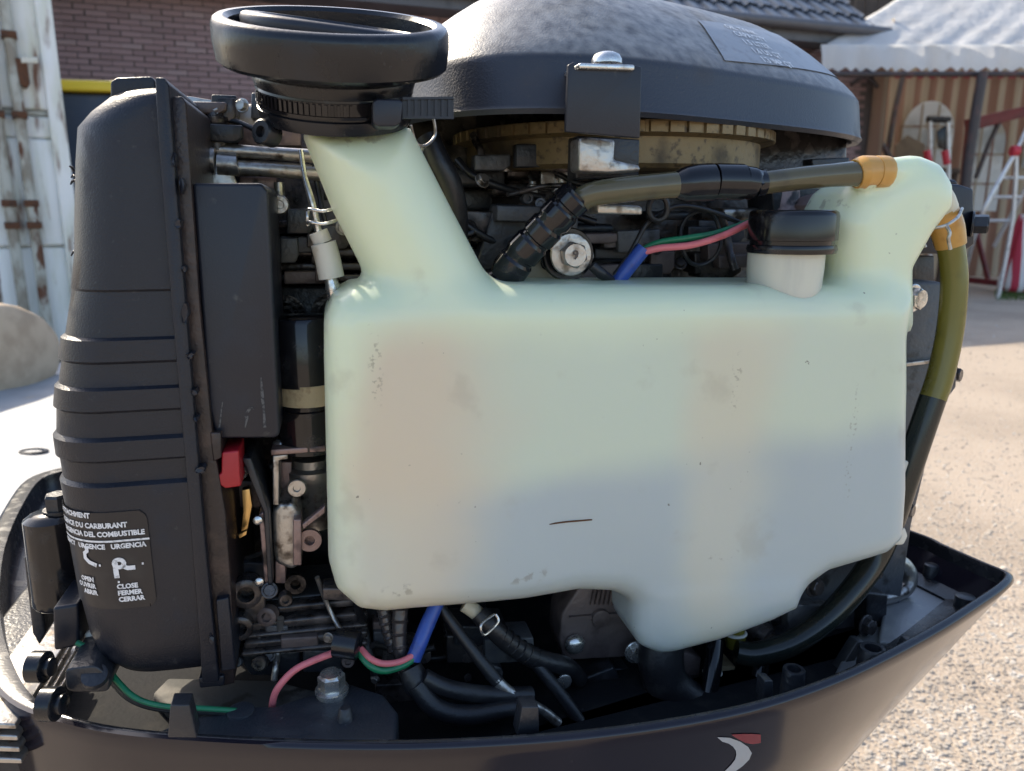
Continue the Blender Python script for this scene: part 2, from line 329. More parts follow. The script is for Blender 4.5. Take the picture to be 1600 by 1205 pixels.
# dark timber shed further back, above the tent
mat('timber', (0.075, 0.055, 0.042), 0.9, col2=(0.13, 0.095, 0.07), scale=3, stretch=(6, 1, 0.6))
shed = thing('timber_shed', 'dark brown timber shed between the tile roof and the tent', 'shed', W(1400, 330, 15).xy.to_3d() + Vector((0, 0, GZ)), R(8))
vv, ff = [], []; bx(vv, ff, -3, 6, 0.02, 3, 0, 6.4); pyobj('wall', vv, ff, 'timber', shed, smooth=False)
for i in range(36):
    vv, ff = [], []; x = -3 + i * 0.25; bx(vv, ff, x, x + 0.235, random.uniform(-0.01, 0.0), 0.05, 0.02, 6.38); pyobj('plank', vv, ff, 'timber', shed, smooth=False)

# ------------------------------------------------------------------ shipping container at the left
cm = mat('container_paint', (0.86, 0.86, 0.83), 0.5, col2=(0.68, 0.69, 0.58), scale=4, lo=0.4, hi=0.7, bump=0.2, bscale=30, col3=(0.16, 0.055, 0.022), scale3=4.2, lo3=0.545, hi3=0.68, stretch=(2.6, 1, 0.5))
mat('container_rod', (0.46, 0.46, 0.40), 0.6, 0.0, col2=(0.26, 0.23, 0.18), scale=12, lo=0.4, hi=0.6, col3=(0.12, 0.045, 0.02), scale3=7, lo3=0.61, hi3=0.67, stretch=(1, 1, 0.5))
mat('rust', (0.11, 0.045, 0.02), 0.85, col2=(0.06, 0.03, 0.018), scale=25, bump=0.5, bscale=90)
CA = R(32); CC = W(104, 200, 5.0); CC.z = 0; CD = Vector((math.cos(CA), math.sin(CA), 0)); CN = Vector((-math.sin(CA), math.cos(CA), 0))
con = thing('shipping_container', 'rusty white shipping container with lock rods at the left edge', 'container', CC, CA)
def chit(x, y): d = ray(x, y); return CAM + d * ((CC - CAM).dot(CN) / d.dot(CN))
def cpx(x): return (chit(x, 200) - CC).dot(CD)
def cz(y): return chit(40, y).z
vv, ff = [], []; bx(vv, ff, -2.5, -0.005, 0.06, 5.5, GZ + .05, 3.6); pyobj('body', vv, ff, 'container_paint', con, smooth=False)
def panel(x0, x1, z0, z1, y=0.0, d=0.05, name='door_panel', m='container_paint', bev=0.02):
    b = B(); b.poly([Vector((x0, y, z0)), Vector((x1, y, z0)), Vector((x1, y, z1)), Vector((x0, y, z1))], [Vector((x0, y + d, z0)), Vector((x1, y + d, z0)), Vector((x1, y + d, z1)), Vector((x0, y + d, z1))])
    return b.done(name, m, con, bevel=bev, seg=3)
z_s = cz(176)
xs = [cpx(-400), cpx(-260), cpx(-130), cpx(-40), cpx(30), cpx(97)]
for a, b_ in zip(xs, xs[1:]):
    panel(a + .012, b_ - .012, z_s + 0.02, 3.5); panel(a + .012, b_ - .012, cz(215), z_s - 0.015, 0.015, 0.045); panel(a + .012, b_ - .012, cz(385), cz(215) - 0.004, 0.0, 0.06); panel(a + .012, b_ - .012, GZ + .06, cz(385) - 0.01, 0.015, 0.045)
panel(-0.09, -0.002, GZ, 3.6, -0.03, 0.09, 'corner_post', 'container_paint', 0.008)
panel(-2.5, -0.07, z_s - 0.012, z_s + 0.016, 0.02, 0.05, 'cross_rail', 'container_rod', 0.004)
for xx in (33, -2, -110, -180):
    b = B(); b.tube([Vector((cpx(xx), -0.05, z)) for z in (GZ + .06, 1.2, 2.4, 3.5)], 0.031, seg=12, sub=2); rod = b.done('lock_rod', 'container_rod', con)
    for yy in (60, 182, 318, 352):
        b = B(); z = cz(yy); x = cpx(xx); b.poly([Vector((x - .04, -.09, z - .02)), Vector((x + .04, -.09, z - .02)), Vector((x + .04, -.09, z + .02)), Vector((x - .04, -.09, z + .02))], [Vector((x - .04, 0.01, z - .02)), Vector((x + .04, 0.01, z - .02)), Vector((x + .04, 0.01, z + .02)), Vector((x - .04, 0.01, z + .02))])
        b.done('rod_bracket', 'rust', con, bevel=0.006)
x = cpx(46); b = B(); z0, z1 = cz(140), cz(95)
b.poly([Vector((x - .03, -.08, z1)), Vector((x + .03, -.08, z1)), Vector((x + .032, -.08, z0 + .03)), Vector((x + .01, -.08, z0)), Vector((x - .02, -.08, z0 + .02))], [Vector((x - .03, -.0, z1)), Vector((x + .03, -.0, z1)), Vector((x + .032, -.0, z0 + .03)), Vector((x + .01, -.0, z0)), Vector((x - .02, -.0, z0 + .02))])
b.done('handle_hinge', 'rust', con, bevel=0.006)
b = B(); z = cz(98); b.poly([Vector((x, -.10, z - .018)), Vector((x + .085, -.10, z - .012)), Vector((x + .085, -.10, z + .022)), Vector((x, -.10, z + .014))], [Vector((x, -.075, z - .018)), Vector((x + .085, -.075, z - .012)), Vector((x + .085, -.075, z + .022)), Vector((x, -.075, z + .014))])
b.done('handle', 'white_plastic', con, bevel=0.004)

# ------------------------------------------------------------------ yellow-lidded bin by the brick wall
mat('yellow', (0.70, 0.50, 0.03), 0.45, col2=(0.58, 0.40, 0.03), scale=6); mat('bin_blue', (0.03, 0.045, 0.075), 0.5, col2=(0.05, 0.06, 0.08), scale=5)
bw = W(145, 150, 5.6); bn = thing('rubbish_bin', 'dark blue bin with a yellow lid by the brick wall', 'bin', (bw.x, bw.y, 0), R(12))
zt = W(145, 136, 5.6).z; zb = W(145, 153, 5.6).z
b = B(); b.poly([Vector((x, y, zb - 0.01)) for x, y in ((-.36, -.3), (.36, -.3), (.36, .3), (-.36, .3))], [Vector((x * .8, y * .8, GZ + 0.1)) for x, y in ((-.36, -.3), (.36, -.3), (.36, .3), (-.36, .3))]); b.done('body', 'bin_blue', bn, bevel=0.03)
b = B(); b.poly([Vector((x, y, zb)) for x, y in ((-.4, -.34), (.4, -.34), (.4, .34), (-.4, .34))], [Vector((x * .94, y * .94, zt)) for x, y in ((-.4, -.34), (.4, -.34), (.4, .34), (-.4, .34))]); b.done('lid', 'yellow', bn, bevel=0.02)
for sx in (-1, 1): b = B(); b.lathe(Vector((sx * .25, .2, GZ + .1)), Vector((1, 0, 0)), [(-.03, .1), (.03, .1)], 20); b.done('wheel', 'rubber', bn, bevel=.01)

# ------------------------------------------------------------------ boat at the far left, behind the motor bracket
mat('gelcoat', (0.33, 0.34, 0.35), 0.6, col2=(0.26, 0.27, 0.28), scale=7, lo=0.4, hi=0.7, bump=0.2, bscale=20, col3=(0.35, 0.31, 0.26), scale3=14, lo3=0.66, hi3=0.74)
mat('canvas_tan', (0.52, 0.41, 0.29), 0.85, col2=(0.38, 0.29, 0.20), scale=4, lo=0.35, hi=0.7, bump=0.7, bscale=25, stretch=(1, 3, 3))
boat = thing('boat', 'white boat with a rolled tan cover left of the motor', 'boat', (-1.4, 1.9, 0))
def deck(u, v):                              # gently sagging deck sheet, u across, v away
    x = -2.2 + u * 1.55; y = 0.95 + v * 1.6; z = 0.70 + 0.05 * math.sin(v * 3) * (1 - u) + 0.01 * noise.noise((u * 7, v * 9, 3)) - 0.10 * max(0, u - 0.9) / 0.1 * 0.3
    return Vector((x + 1.4, y - 1.9, z))
N = 40; vv = [deck(i / N, j / N) for j in range(N + 1) for i in range(N + 1)]
ff = [(j * (N + 1) + i, j * (N + 1) + i + 1, (j + 1) * (N + 1) + i + 1, (j + 1) * (N + 1) + i) for j in range(N) for i in range(N)]
k = len(vv); edge = [i for i in range(N + 1)] + [j * (N + 1) + N for j in range(1, N + 1)] + [N * (N + 1) + i for i in range(N - 1, -1, -1)] + [j * (N + 1) for j in range(N - 1, 0, -1)]
vv += [Vector((vv[e].x * 0.9, vv[e].y, GZ + .02)) for e in edge]
for i in range(len(edge)): ff.append((edge[i], k + i, k + (i + 1) % len(edge), edge[(i + 1) % len(edge)]))
ff.append(tuple(k + i for i in range(len(edge))))
pyobj('hull', vv, ff, 'gelcoat', boat)
# rolled cover
pA, pB = G(-140, 520, .72), G(112, 600, .70)
rs = []
c0 = W(-60, 545, 2.0) - Vector((-1.4, 1.9, 0)); c1 = W(75, 545, 2.25) - Vector((-1.4, 1.9, 0))
for i in range(25):
    t = i / 24; c = c0.lerp(c1, t); r = 0.165 * math.sqrt(max(0.02, 1 - (max(0, t - 0.35) / 0.65) ** 2)) + 0.004
    rs.append([c + Vector((0, math.cos(a) * r * 1.1, math.sin(a) * r * 0.85 - 0.02)) * (1 + 0.05 * noise.noise((t * 6, math.cos(a) * 2, math.sin(a) * 2))) for a in [6.2832 * kk / 28 for kk in range(28)]])
b = B(); b.rings(rs); b.done('rolled_cover', 'canvas_tan', boat, ang=80)
c = G(53, 706, 0.73)
for _ in range(5): c = G(53, 706, deck((c.x + 2.2) / 1.55, (c.y - .95) / 1.6).z)
c = c - Vector((-1.4, 1.9, 0)); b = B()
rs = [[c + Vector((math.cos(a) * rx, math.sin(a) * ry, h)) for a in [6.2832 * kk / 24 for kk in range(24)]] for rx, ry, h in ((.030, .018, -.03), (.030, .018, .002), (.026, .014, .004), (.018, .009, -.002))]
b.rings(rs); b.done('drain_fitting', 'rubber', boat)

# ------------------------------------------------------------------ party tent at the right
tm = mat('tent_white', (0.84, 0.84, 0.82), 0.6, col2=(0.74, 0.74, 0.72), scale=2, lo=0.4, hi=0.7, bump=0.6, bscale=9, col3=(0.52, 0.51, 0.48), scale3=6, lo3=0.6, hi3=0.75, stretch=(1, 1, 0.4))
tm.node_tree.nodes['Bump'].inputs['Distance'].default_value = 0.04
def add_translucent(m, f, col):
    n = m.node_tree; out = n.nodes['Material Output']; t = n.nodes.new('ShaderNodeBsdfTranslucent'); t.inputs[0].default_value = (*col, 1)
    x = n.nodes.new('ShaderNodeMixShader'); x.inputs[0].default_value = f
    n.links.new(n.nodes['Principled BSDF'].outputs[0], x.inputs[1]); n.links.new(t.outputs[0], x.inputs[2]); n.links.new(x.outputs[0], out.inputs[0])
add_translucent(tm, 0.4, (0.88, 0.87, 0.84))
stp = mat('tent_stripe', (0.5, 0.4, 0.3), 0.75); n = stp.node_tree; L = n.links.new
wv = n.nodes.new('ShaderNodeTexWave'); wv.inputs['Scale'].default_value = 1.35; wv.inputs['Distortion'].default_value = 0.6; wv.inputs['Detail'].default_value = 1; wv.inputs['Detail Scale'].default_value = 0.5
rp_ = n.nodes.new('ShaderNodeValToRGB'); e = rp_.color_ramp.elements; e[0].position = 0.42; e[0].color = (0.40, 0.34, 0.25, 1); e[1].position = 0.58; e[1].color = (0.24, 0.125, 0.09, 1)
L(n.nodes['Texture Coordinate'].outputs['Object'], wv.inputs[0]); L(wv.outputs[1], rp_.inputs[0]); L(rp_.outputs[0], n.nodes['Principled BSDF'].inputs['Base Color'])
tr_mix = add_translucent(stp, 0.25, (0.40, 0.28, 0.18))
mat('tent_pole', (0.045, 0.035, 0.035), 0.5, col2=(0.10, 0.05, 0.045), scale=9); mat('valance_red', (0.26, 0.03, 0.04), 0.7, col2=(0.2, 0.03, 0.035), scale=9)
pm = mat('tent_window', (0.80, 0.82, 0.82), 0.25, col2=(0.38, 0.40, 0.40), scale=2.2, lo=0.4, hi=0.65, bump=0.8, bscale=6, col3=(0.42, 0.36, 0.26), scale3=4, lo3=0.55, hi3=0.7); add_translucent(pm, 0.5, (0.75, 0.78, 0.78))
TY = 9.3; BW = 12.3; TO = W(1285, 330, TY); TO.z = 0
tent = thing('party_tent', 'white canvas party tent with striped back wall and arched windows', 'tent', TO)
def tw_(x, y, Y): return W(x, y, Y) - TO
def sheet(A, Bq, C_, D, nu, nv, amp, fr, name, m, wave=None):
    vv, ff = [], []; nrm = (Bq - A).cross(D - A).normalized()
    for j in range(nv + 1):
        for i in range(nu + 1):
            u, v = i / nu, j / nv; p = (A * (1 - u) + Bq * u) * (1 - v) + (D * (1 - u) + C_ * u) * v
            p = p + nrm * amp * (noise.noise(p * fr) + 0.5 * noise.noise(p * fr * 2.7) + (wave(u, v) if wave else 0)); vv.append(p)
    for j in range(nv):
        for i in range(nu): k = j * (nu + 1) + i; ff.append((k, k + 1, k + nu + 2, k + nu + 1))
    return pyobj(name, vv, ff, m, tent, ang=80)
eL, eR = tw_(1285, 74, TY), tw_(1900, 74, TY); rL, rR = tw_(1560, -95, 12.2), tw_(2050, -95, 12.6)
bL, bR = Vector((eL.x + .2, 6.2, eL.z)), Vector((eR.x + .2, 6.2, eL.z))
sheet(eL, eR, rR, rL, 90, 40, 0.022, 2.2, 'roof_canvas', 'tent_white', lambda u, v: 0.5 * math.sin(u * 75 + 3 * v) * (1 - v) ** 2)
sheet(bL, eL, rL, rL + Vector((0.01, 0, 0)), 30, 30, 0.03, 1.6, 'roof_end_canvas', 'tent_white')
sheet(bR, bL, rL, rR, 40, 20, 0.03, 1.6, 'roof_back_canvas', 'tent_white')
# scalloped valance
vv, ff = [], []; NS = 34; x0, x1 = eL.x - .02, eR.x; zt = eL.z + .03; zb = tw_(1300, 107, TY).z; zl = tw_(1300, 114, TY).z
for i in range(NS * 4 + 1):
    t = i / (NS * 4); x = x0 + (x1 - x0) * t; ph = (i % 4) / 4; dz = zb + (zl - zb) * (1 - abs(2 * ph - 1)); yy = -0.05 + 0.03 * math.sin(t * 70) + 0.02 * noise.noise((x * 3, 0, 0))
    vv += [Vector((x, 0.0, zt)), Vector((x, yy, (zt + zb) / 2)), Vector((x, yy * 1.4, dz))]
for i in range(NS * 4): k = i * 3; ff += [(k, k + 3, k + 4, k + 1), (k + 1, k + 4, k + 5, k + 2)]
pyobj('valance', vv, ff, 'tent_white', tent, ang=80)
# striped back wall, made of panels between the poles
bwz = tw_(1300, 118, BW).z
wl, wr = tw_(1270, 118, BW).x, tw_(1900, 118, BW).x; by = BW - TY
sheet(Vector((wl, by, GZ)), Vector((wr, by, GZ)), Vector((wr, by, bwz + .25)), Vector((wl, by, bwz + .25)), 160, 10, 0.03, 1.3, 'back_wall_canvas', 'tent_stripe', lambda u, v: math.sin(u * 150))
sheet(Vector((wl, 0.5, GZ)), Vector((wl, by, GZ)), Vector((wl, by, bwz + .25)), Vector((wl, .5, bwz + .25)), 30, 6, 0.03, 1.3, 'side_wall_canvas', 'tent_stripe', lambda u, v: math.sin(u * 40))
i = 0; x = wl
while x < wr:                                # red squares of the inner valance
    vv, ff = [], []; bx(vv, ff, x, x + .085, by - .09, by - .075, bwz - .055, bwz + .03); pyobj('valance_square', vv, ff, 'valance_red', tent, smooth=False); x += .17
def arch(cx, w_, ytop, ybot):
    c = tw_(cx, ytop, (BW - .05)).x; hw = w_ / 2 * (BW - .05) / F; zt = tw_(cx, ytop, (BW - .05)).z; zb = tw_(cx, ybot, (BW - .05)).z; y = by - .07
    pts = [Vector((c - hw, y, zb)), Vector((c + hw, y, zb))] + [Vector((c + hw * math.cos(a), y, zt - hw * 1.15 + hw * 1.15 * math.sin(a))) for a in [math.pi * k / 16 for k in range(17)]]
    b = B(); b.poly(pts, [p + Vector((0, .012, 0)) for p in pts]); wn = b.done('window', 'tent_window', tent)
    for fx in (-.33, .33):
        vv, ff = [], []; bx(vv, ff, c + hw * fx - .012, c + hw * fx + .012, y - .012, y - .004, zb, zt - hw * .12); pyobj('glazing_bar', vv, ff, 'tent_stripe', wn, smooth=False)
    for fz in (.3, .62):
        z = zb + (zt - zb) * fz; vv, ff = [], []; bx(vv, ff, c - hw, c + hw, y - .016, y - .012, z - .012, z + .012); pyobj('glazing_bar', vv, ff, 'tent_stripe', wn, smooth=False)
for a in ((1352, 54, 156, 250), (1455, 76, 158, 262), (1545, 56, 186, 330), (1650, 76, 158, 262)): arch(*a)
def pole(pts, r, name='pole', m='tent_pole', par=None):
    b = B(); b.tube([p for p in pts], r, seg=10, sub=2); return b.done(name, m, par or tent)
pole([tw_(1412, 112, 11.6), tw_(1384, 250, 11.3), tw_(1372, 440, 10.8)], 0.035); pole([tw_(1536, 112, 9.1), tw_(1512, 260, 9.1), tw_(1492, 462, 9.1)], 0.055)
pole([tw_(1340, 165, 10.6), tw_(1382, 232, 10.6), tw_(1400, 262, 10.6)], 0.035); pole([tw_(1330, 132, 10), tw_(1354, 120, 10), tw_(1372, 137, 10)], 0.025)
pole([tw_(1280, 116, 9.2), tw_(1600, 116, 9.2), tw_(1900, 116, 9.2)], 0.03)
for xx in (1300, 1360, 1600, 1700): pole([tw_(xx, 116, 9.3), tw_(xx + 8, 118, 11.4)], 0.02, 'rafter')
# clutter under the tent
mat('hoist_red', (0.15, 0.018, 0.022), 0.45, col2=(0.10, 0.015, 0.018), scale=8, col3=(0.05, 0.03, 0.03), scale3=20, lo3=0.6, hi3=0.7)
hb = Vector((W(1490, 330, 10.6).x, 10.6, GZ)); hoist = thing('engine_hoist', 'dark red engine hoist with raised boom under the tent', 'hoist', hb)
def hq(x, y, Y=None): return W(x, y, Y or hb.y) - hb
b = B(); b.tube([Vector((0, 0, 0)), hq(1506, 300), hq(1518, 186)], 0.07, seg=4, sub=1); b.done('mast', 'hoist_red', hoist, bevel=.01)
b = B(); b.tube([hq(1512, 196), hq(1560, 184), hq(1680, 156)], [0.11, 0.10, 0.08], seg=4, sub=1); b.done('boom', 'hoist_red', hoist, bevel=.01)
b = B(); b.tube([hq(1525, 278), hq(1545, 225), hq(1562, 190)], 0.03, seg=10, sub=1); b.done('ram', 'tent_pole', hoist)
b = B(); b.tube([hq(1500, 300), hq(1525, 360), hq(1545, 442)], 0.035, seg=8, sub=1); b.done('brace', 'hoist_red', hoist)
for sx in (-1, 1): b = B(); b.tube([Vector((0, 0.0, .12)), Vector((sx * .35, -0.8, .1)), Vector((sx * .45, -1.2, .1))], .05, seg=4, sub=1); b.done('leg', 'hoist_red', hoist)
mat('aluminium', (0.62, 0.62, 0.62), 0.4, 0.6, col2=(0.42, 0.42, 0.42), scale=15); mat('joint_red', (0.50, 0.03, 0.05), 0.45)
lb = Vector((W(1578, 330, 9.0).x, 9.0, GZ)); lad = thing('folding_ladder', 'aluminium folding ladder with red joints standing at the right', 'ladder', lb)
def lq(x, y, dy=0.0): return W(x, y, lb.y + dy) - lb
for pts, nm in (([Vector((0, 0, 0)), lq(1583, 340), lq(1588, 236)], 'rail'), ([lq(1588, 236), lq(1560, 285), lq(1530, 345), lq(1508, 425, .4)], 'rail'), ([lq(1588, 236), lq(1610, 190), lq(1650, 110)], 'rail'), ([lq(1640, 236, .1), lq(1600, 300, .2), lq(1553, 385, .5)], 'rail'), ([lq(1640, 236, .1), Vector((lq(1634, 457).x, .05, 0))], 'rail')):
    b = B(); b.tube(pts, .024, seg=8, sub=2); b.done(nm, 'aluminium', lad)
for ya, xa in ((278, 1566), (308, 1549), (345, 1530)): b = B(); b.tube([lq(xa, ya, .02), lq(xa + 46, ya, .15)], .018, seg=8, sub=1); b.done('rung', 'aluminium', lad)
for a in ((1587, 236), (1640, 236)): b = B(); b.lathe(lq(*a) + Vector((-.05, 0, 0)), Vector((1, 0, 0)), [(0, .06), (.08, .06)], 16); b.done('joint', 'joint_red', lad, bevel=.01)
sb = Vector((W(1463, 330, 10.4).x, 10.4, GZ)); stl = thing('step_ladder', 'small aluminium step ladder with black hand rail under the tent', 'ladder', sb)
def sq(x, y, dy=0.0): return W(x, y, sb.y + dy) - sb
for xx in (1453, 1481): b = B(); b.tube([sq(xx, 187), sq(xx + 1, 260), Vector((sq(xx + 3, 423).x, 0, 0))], .028, seg=8, sub=2); b.done('rail', 'aluminium', stl); b = B(); b.lathe(sq(xx - 3, 246), Vector((-.3, 0, 1)), [(-.09, .045), (.09, .045)], 12); b.done('joint', 'joint_red', stl)
b = B(); b.tube([sq(1449, 186), sq(1484, 187)], .04, seg=8, sub=1); b.done('hand_rail', 'rubber', stl)
b = B(); b.poly([sq(1463, 205), sq(1479, 195), sq(1478, 236), sq(1465, 230)], [sq(1463, 205, .1), sq(1479, 195, .1), sq(1478, 236, .1), sq(1465, 230, .1)]); b.done('tool_bag', 'rubber', stl, bevel=.02)
for yy in (270, 300, 330): b = B(); b.poly([sq(1453, yy), sq(1484, yy), sq(1484, yy + 6), sq(1453, yy + 6)], [sq(1453, yy, .15), sq(1484, yy, .15), sq(1484, yy + 6, .15), sq(1453, yy + 6, .15)]); b.done('step', 'aluminium', stl, bevel=.005)
mat('crate_brown', (0.20, 0.15, 0.10), 0.85, col2=(0.13, 0.10, 0.07), scale=6)
cb = Vector((W(1420, 330, 11.0).x, 11.0, GZ)); cr = thing('cardboard_box', 'open brown cardboard box on a bench behind the step ladder', 'box', cb)
def cq(x, y, dy=0.0): return W(x, y, cb.y + dy) - cb
b = B(); b.poly([cq(1398, 228), cq(1418, 211), cq(1446, 226), cq(1444, 262), cq(1398, 262)], [cq(1398, 228, .4), cq(1418, 211, .4), cq(1446, 226, .4), cq(1444, 262, .4), cq(1398, 262, .4)]); b.done('carton', 'crate_brown', cr, bevel=.01)
bnch = thing('work_bench', 'grey work bench under the arched tent window', 'bench', cb)
b = B(); b.poly([cq(1360, 263), cq(1500, 263), cq(1500, 272), cq(1360, 272)], [cq(1360, 263, .7), cq(1500, 263, .7), cq(1500, 272, .7), cq(1360, 272, .7)]); b.done('top', 'timber', bnch, bevel=.01)
for xx in (1366, 1492): b = B(); b.tube([cq(xx, 272, .1), Vector((cq(xx, 272).x, .1, 0))], .04, seg=4, sub=1); b.done('leg', 'timber', bnch)
cl = mat('cloth_stripe', (0.7, 0.7, 0.68), 0.7); n = cl.node_tree; L = n.links.new
wv = n.nodes.new('ShaderNodeTexWave'); wv.inputs['Scale'].default_value = 2.1; wv.inputs['Distortion'].default_value = 1.0; wv.inputs['Detail Scale'].default_value = 0.7
rq = n.nodes.new('ShaderNodeValToRGB'); e = rq.color_ramp.elements; e[0].position = 0.45; e[0].color = (0.68, 0.66, 0.64, 1); e[1].position = 0.52; e[1].color = (0.45, 0.03, 0.06, 1)
L(n.nodes['Texture Coordinate'].outputs['Object'], wv.inputs[0]); L(wv.outputs[1], rq.inputs[0]); L(rq.outputs[0], n.nodes['Principled BSDF'].inputs['Base Color'])
kb = Vector((W(1600, 330, 9.6).x, 9.6, GZ)); kl = thing('striped_cloth', 'red and white striped canvas gathered at the right edge', 'cloth', kb)
rs = []
for j in range(16):
    t = j / 15; c = W(1606 - 6 * t, 335 + 120 * t, kb.y) - kb; r = (0.08 + 0.20 * t ** 0.8) * (1 if j < 15 else .85)
    rs.append([c + Vector((math.cos(a) * r * (1 + .16 * math.sin(7 * a + t * 2)), math.sin(a) * r * .8 * (1 + .16 * math.sin(7 * a)), 0)) for a in [6.2832 * k / 42 for k in range(42)]])
b = B(); b.rings(rs); b.done('canvas', 'cloth_stripe', kl, ang=80)

# ================================================================== OUTBOARD MOTOR
motor = thing('outboard_motor', 'uncowled outboard motor with pale green oil tank and black engine', 'outboard motor', ORG, PSI)
FR = Vector((0, -1, 0)); UPV = Vector((0, 0, 1))

# ---- lower cowling
ZR = P(600, 1166, -.05).z
near = [(-40, 960), (-26, 1045), (12, 1096), (80, 1124), (180, 1146), (320, 1158), (480, 1165), (640, 1166), (800, 1159), (940, 1147), (1080, 1127), (1200, 1101), (1310, 1063), (1400, 1021), (1480, 977), (1540, 938), (1570, 917)]
rim = [PZ(x, y, ZR) for x, y in near] + [PZ(1583, 903, ZR), PZ(1578, 893, ZR), PZ(1540, 877, ZR), PZ(1480, 851, ZR), PZ(1418, 825, ZR)]
rim += [Vector((.36, .33, ZR)), Vector((.22, .47, ZR)), Vector((0, .545, ZR)), Vector((-.22, .57, ZR)), PZ(150, 723, ZR), PZ(95, 730, ZR), PZ(42, 748, ZR), PZ(8, 790, ZR), PZ(-26, 862, ZR)]
def crloop(p, sub=4):
    q = []; n = len(p)
    for i in range(n):
        p0, p1, p2, p3 = p[i - 1], p[i], p[(i + 1) % n], p[(i + 2) % n]
        for k in range(sub):
            t = k / sub; q.append(0.5 * ((2 * p1) + (p2 - p0) * t + (2 * p0 - 5 * p1 + 4 * p2 - p3) * t * t + (3 * p1 - p0 - 3 * p2 + p3) * t ** 3))
    return q
rim = crloop(rim)
def inset(loop, d, z):
    n = len(loop); out = []
    for i in range(n):
        t = (loop[(i + 2) % n] - loop[i - 2]).normalized(); nr = Vector((-t.y, t.x, 0)); out.append(Vector((loop[i].x + nr.x * d, loop[i].y + nr.y * d, z)))
    return out
sgn = 1 if sum(a.x * b.y - b.x * a.y for a, b in zip(rim, rim[1:] + rim[:1])) > 0 else -1
def ins(d, z):
    q = inset(rim, sgn * d, ZR + z)
    if z < -.003:                             # the hull of the cowling sweeps in strongly below the pointed end, little at the front
        for i, p in enumerate(q):
            t = min(1, max(0, (rim[i].x + .30) / .74)); e = (0.15 + 2.6 * t ** 3); e2 = 0.3 + 0.5 * t
            q[i] = Vector((rim[i].x + (p.x - rim[i].x) * e, rim[i].y + (p.y - rim[i].y) * e2 - 0.0, p.z))
    return q
def insr(d, z):                               # the rim widens to a flat ledge at the front (left) end
    n = len(rim); out = []
    for i in range(n):
        t = (rim[(i + 2) % n] - rim[i - 2]).normalized(); s_ = min(1, max(0, (-.27 - rim[i].x) / .08)); s_ = s_ * s_ * (3 - 2 * s_)
        t3 = min(1, max(0, (rim[i].x + .30) / .74)) ** 3; dd = sgn * (d + (.022 * t3 if d > .02 else 0) + (.010 * s_ if d > .005 else .004 * s_ if d > .004 else 0)); out.append(Vector((rim[i].x - t.y * dd, rim[i].y + t.x * dd, ZR + z)))
    return out
WALL = [(.003, 0), (.0005, -.0008), (-.0005, -.004), (.003, -.012), (.0078, -.024), (.014, -.038), (.023, -.060), (.034, -.085), (.060, -.14), (.10, -.22), (.14, -.30)]
cb_ = B(); cb_.rings([ins(*q) for q in WALL[::-1]], cap1=False)
cowl = cb_.done('lower_cowling', 'paint_dark', motor, ang=60, label='dark glossy lower cowling under the engine')
cb_ = B(); cb_.rings([insr(.003, 0), insr(.0045, .0008), insr(.0062, -.0002), insr(.0072, -.004), insr(.0085, -.022), insr(.014, -.026), insr(.022, -.028), insr(.026, -.045)], cap0=False, cap1=False)
cb_.done('rim', 'rim_paint', cowl, ang=60)
cb_ = B(); cb_.rings([insr(.026, -.045), insr(.05, -.047)], cap0=False, cap1=True); cb_.done('floor', 'tray', cowl)
FZ = ZR - .046
def onfloor(x, y, z): p = PZ(x, y, z); return p
def post(x, ytop, ybot, rpx, hollow=False, z=None, taper=1.12):      # upright post whose foot is seen at ybot
    p = PZ(x, ybot, FZ if x < 1400 else ZR - .028); k = mpp(p); h = (ybot - ytop) * k * 1.02; b = B()
    pr = [(-.003, rpx * k * taper), (h * .97, rpx * k), (h, rpx * k * .93)]
    if hollow: pr += [(h, rpx * k * .62), (h - .012, rpx * k * .55)]
    b.lathe(p, UPV, pr, 24); return b.done('post', 'cast_dark', cowl)
for a in ((1236, 1040, 1098, 17, True), (1358, 1008, 1062, 20, True), (1453, 881, 902, 10), (1506, 930, 950, 14)): post(*a)
def rib(pts, v, t=.006): b = B(); b.plate(pts, v, t); return b.done('rib', 'cast_dark', cowl, bevel=.0008)
rib([(266, 1102), (296, 1102), (308, 1153), (262, 1153)], -.035, .012); rib([(816, 1105), (842, 1105), (843, 1152), (808, 1152)], -.052, .012)
rib([(1195, 1064), (1208, 1064), (1209, 1104), (1192, 1104)], -.04, .01); rib([(1416, 1000), (1427, 1000), (1427, 1030), (1396, 1042)], -.012, .006)
rib([(1494, 873), (1506, 882), (1503, 905), (1484, 898)], .10, .006)
# raised bay floor at the pointed end, sunlight painted in as paler metal
b = B(); pts = [(1372, 1000), (1392, 880), (1430, 862), (1505, 905), (1537, 935), (1520, 960), (1440, 1010)]
f_ = [PZ(x, y, ZR - .030) for x, y in pts]; b.poly(f_, [p - Vector((0, 0, .015)) for p in f_]); b.done('bay_floor', 'bay_sunlit', cowl, bevel=.003)
b = B(); pts = [(1300, 1058), (1330, 1000), (1372, 958), (1440, 1000), (1410, 1045), (1330, 1078)]
f_ = [PZ(x, y, ZR - .040) for x, y in pts]; b.poly(f_, [p - Vector((0, 0, .01)) for p in f_]); b.done('bay_step', 'bay_sunlit', cowl, bevel=.003)
b = B(); pts = [(238, 1082), (262, 1058), (430, 1062), (520, 1085), (470, 1120), (260, 1106)]
f_ = [PZ(x, y, ZR - .036) for x, y in pts]; b.poly(f_, [p - Vector((0, 0, .01)) for p in f_]); b.done('bay_step', 'tray_grey', cowl, bevel=.003)
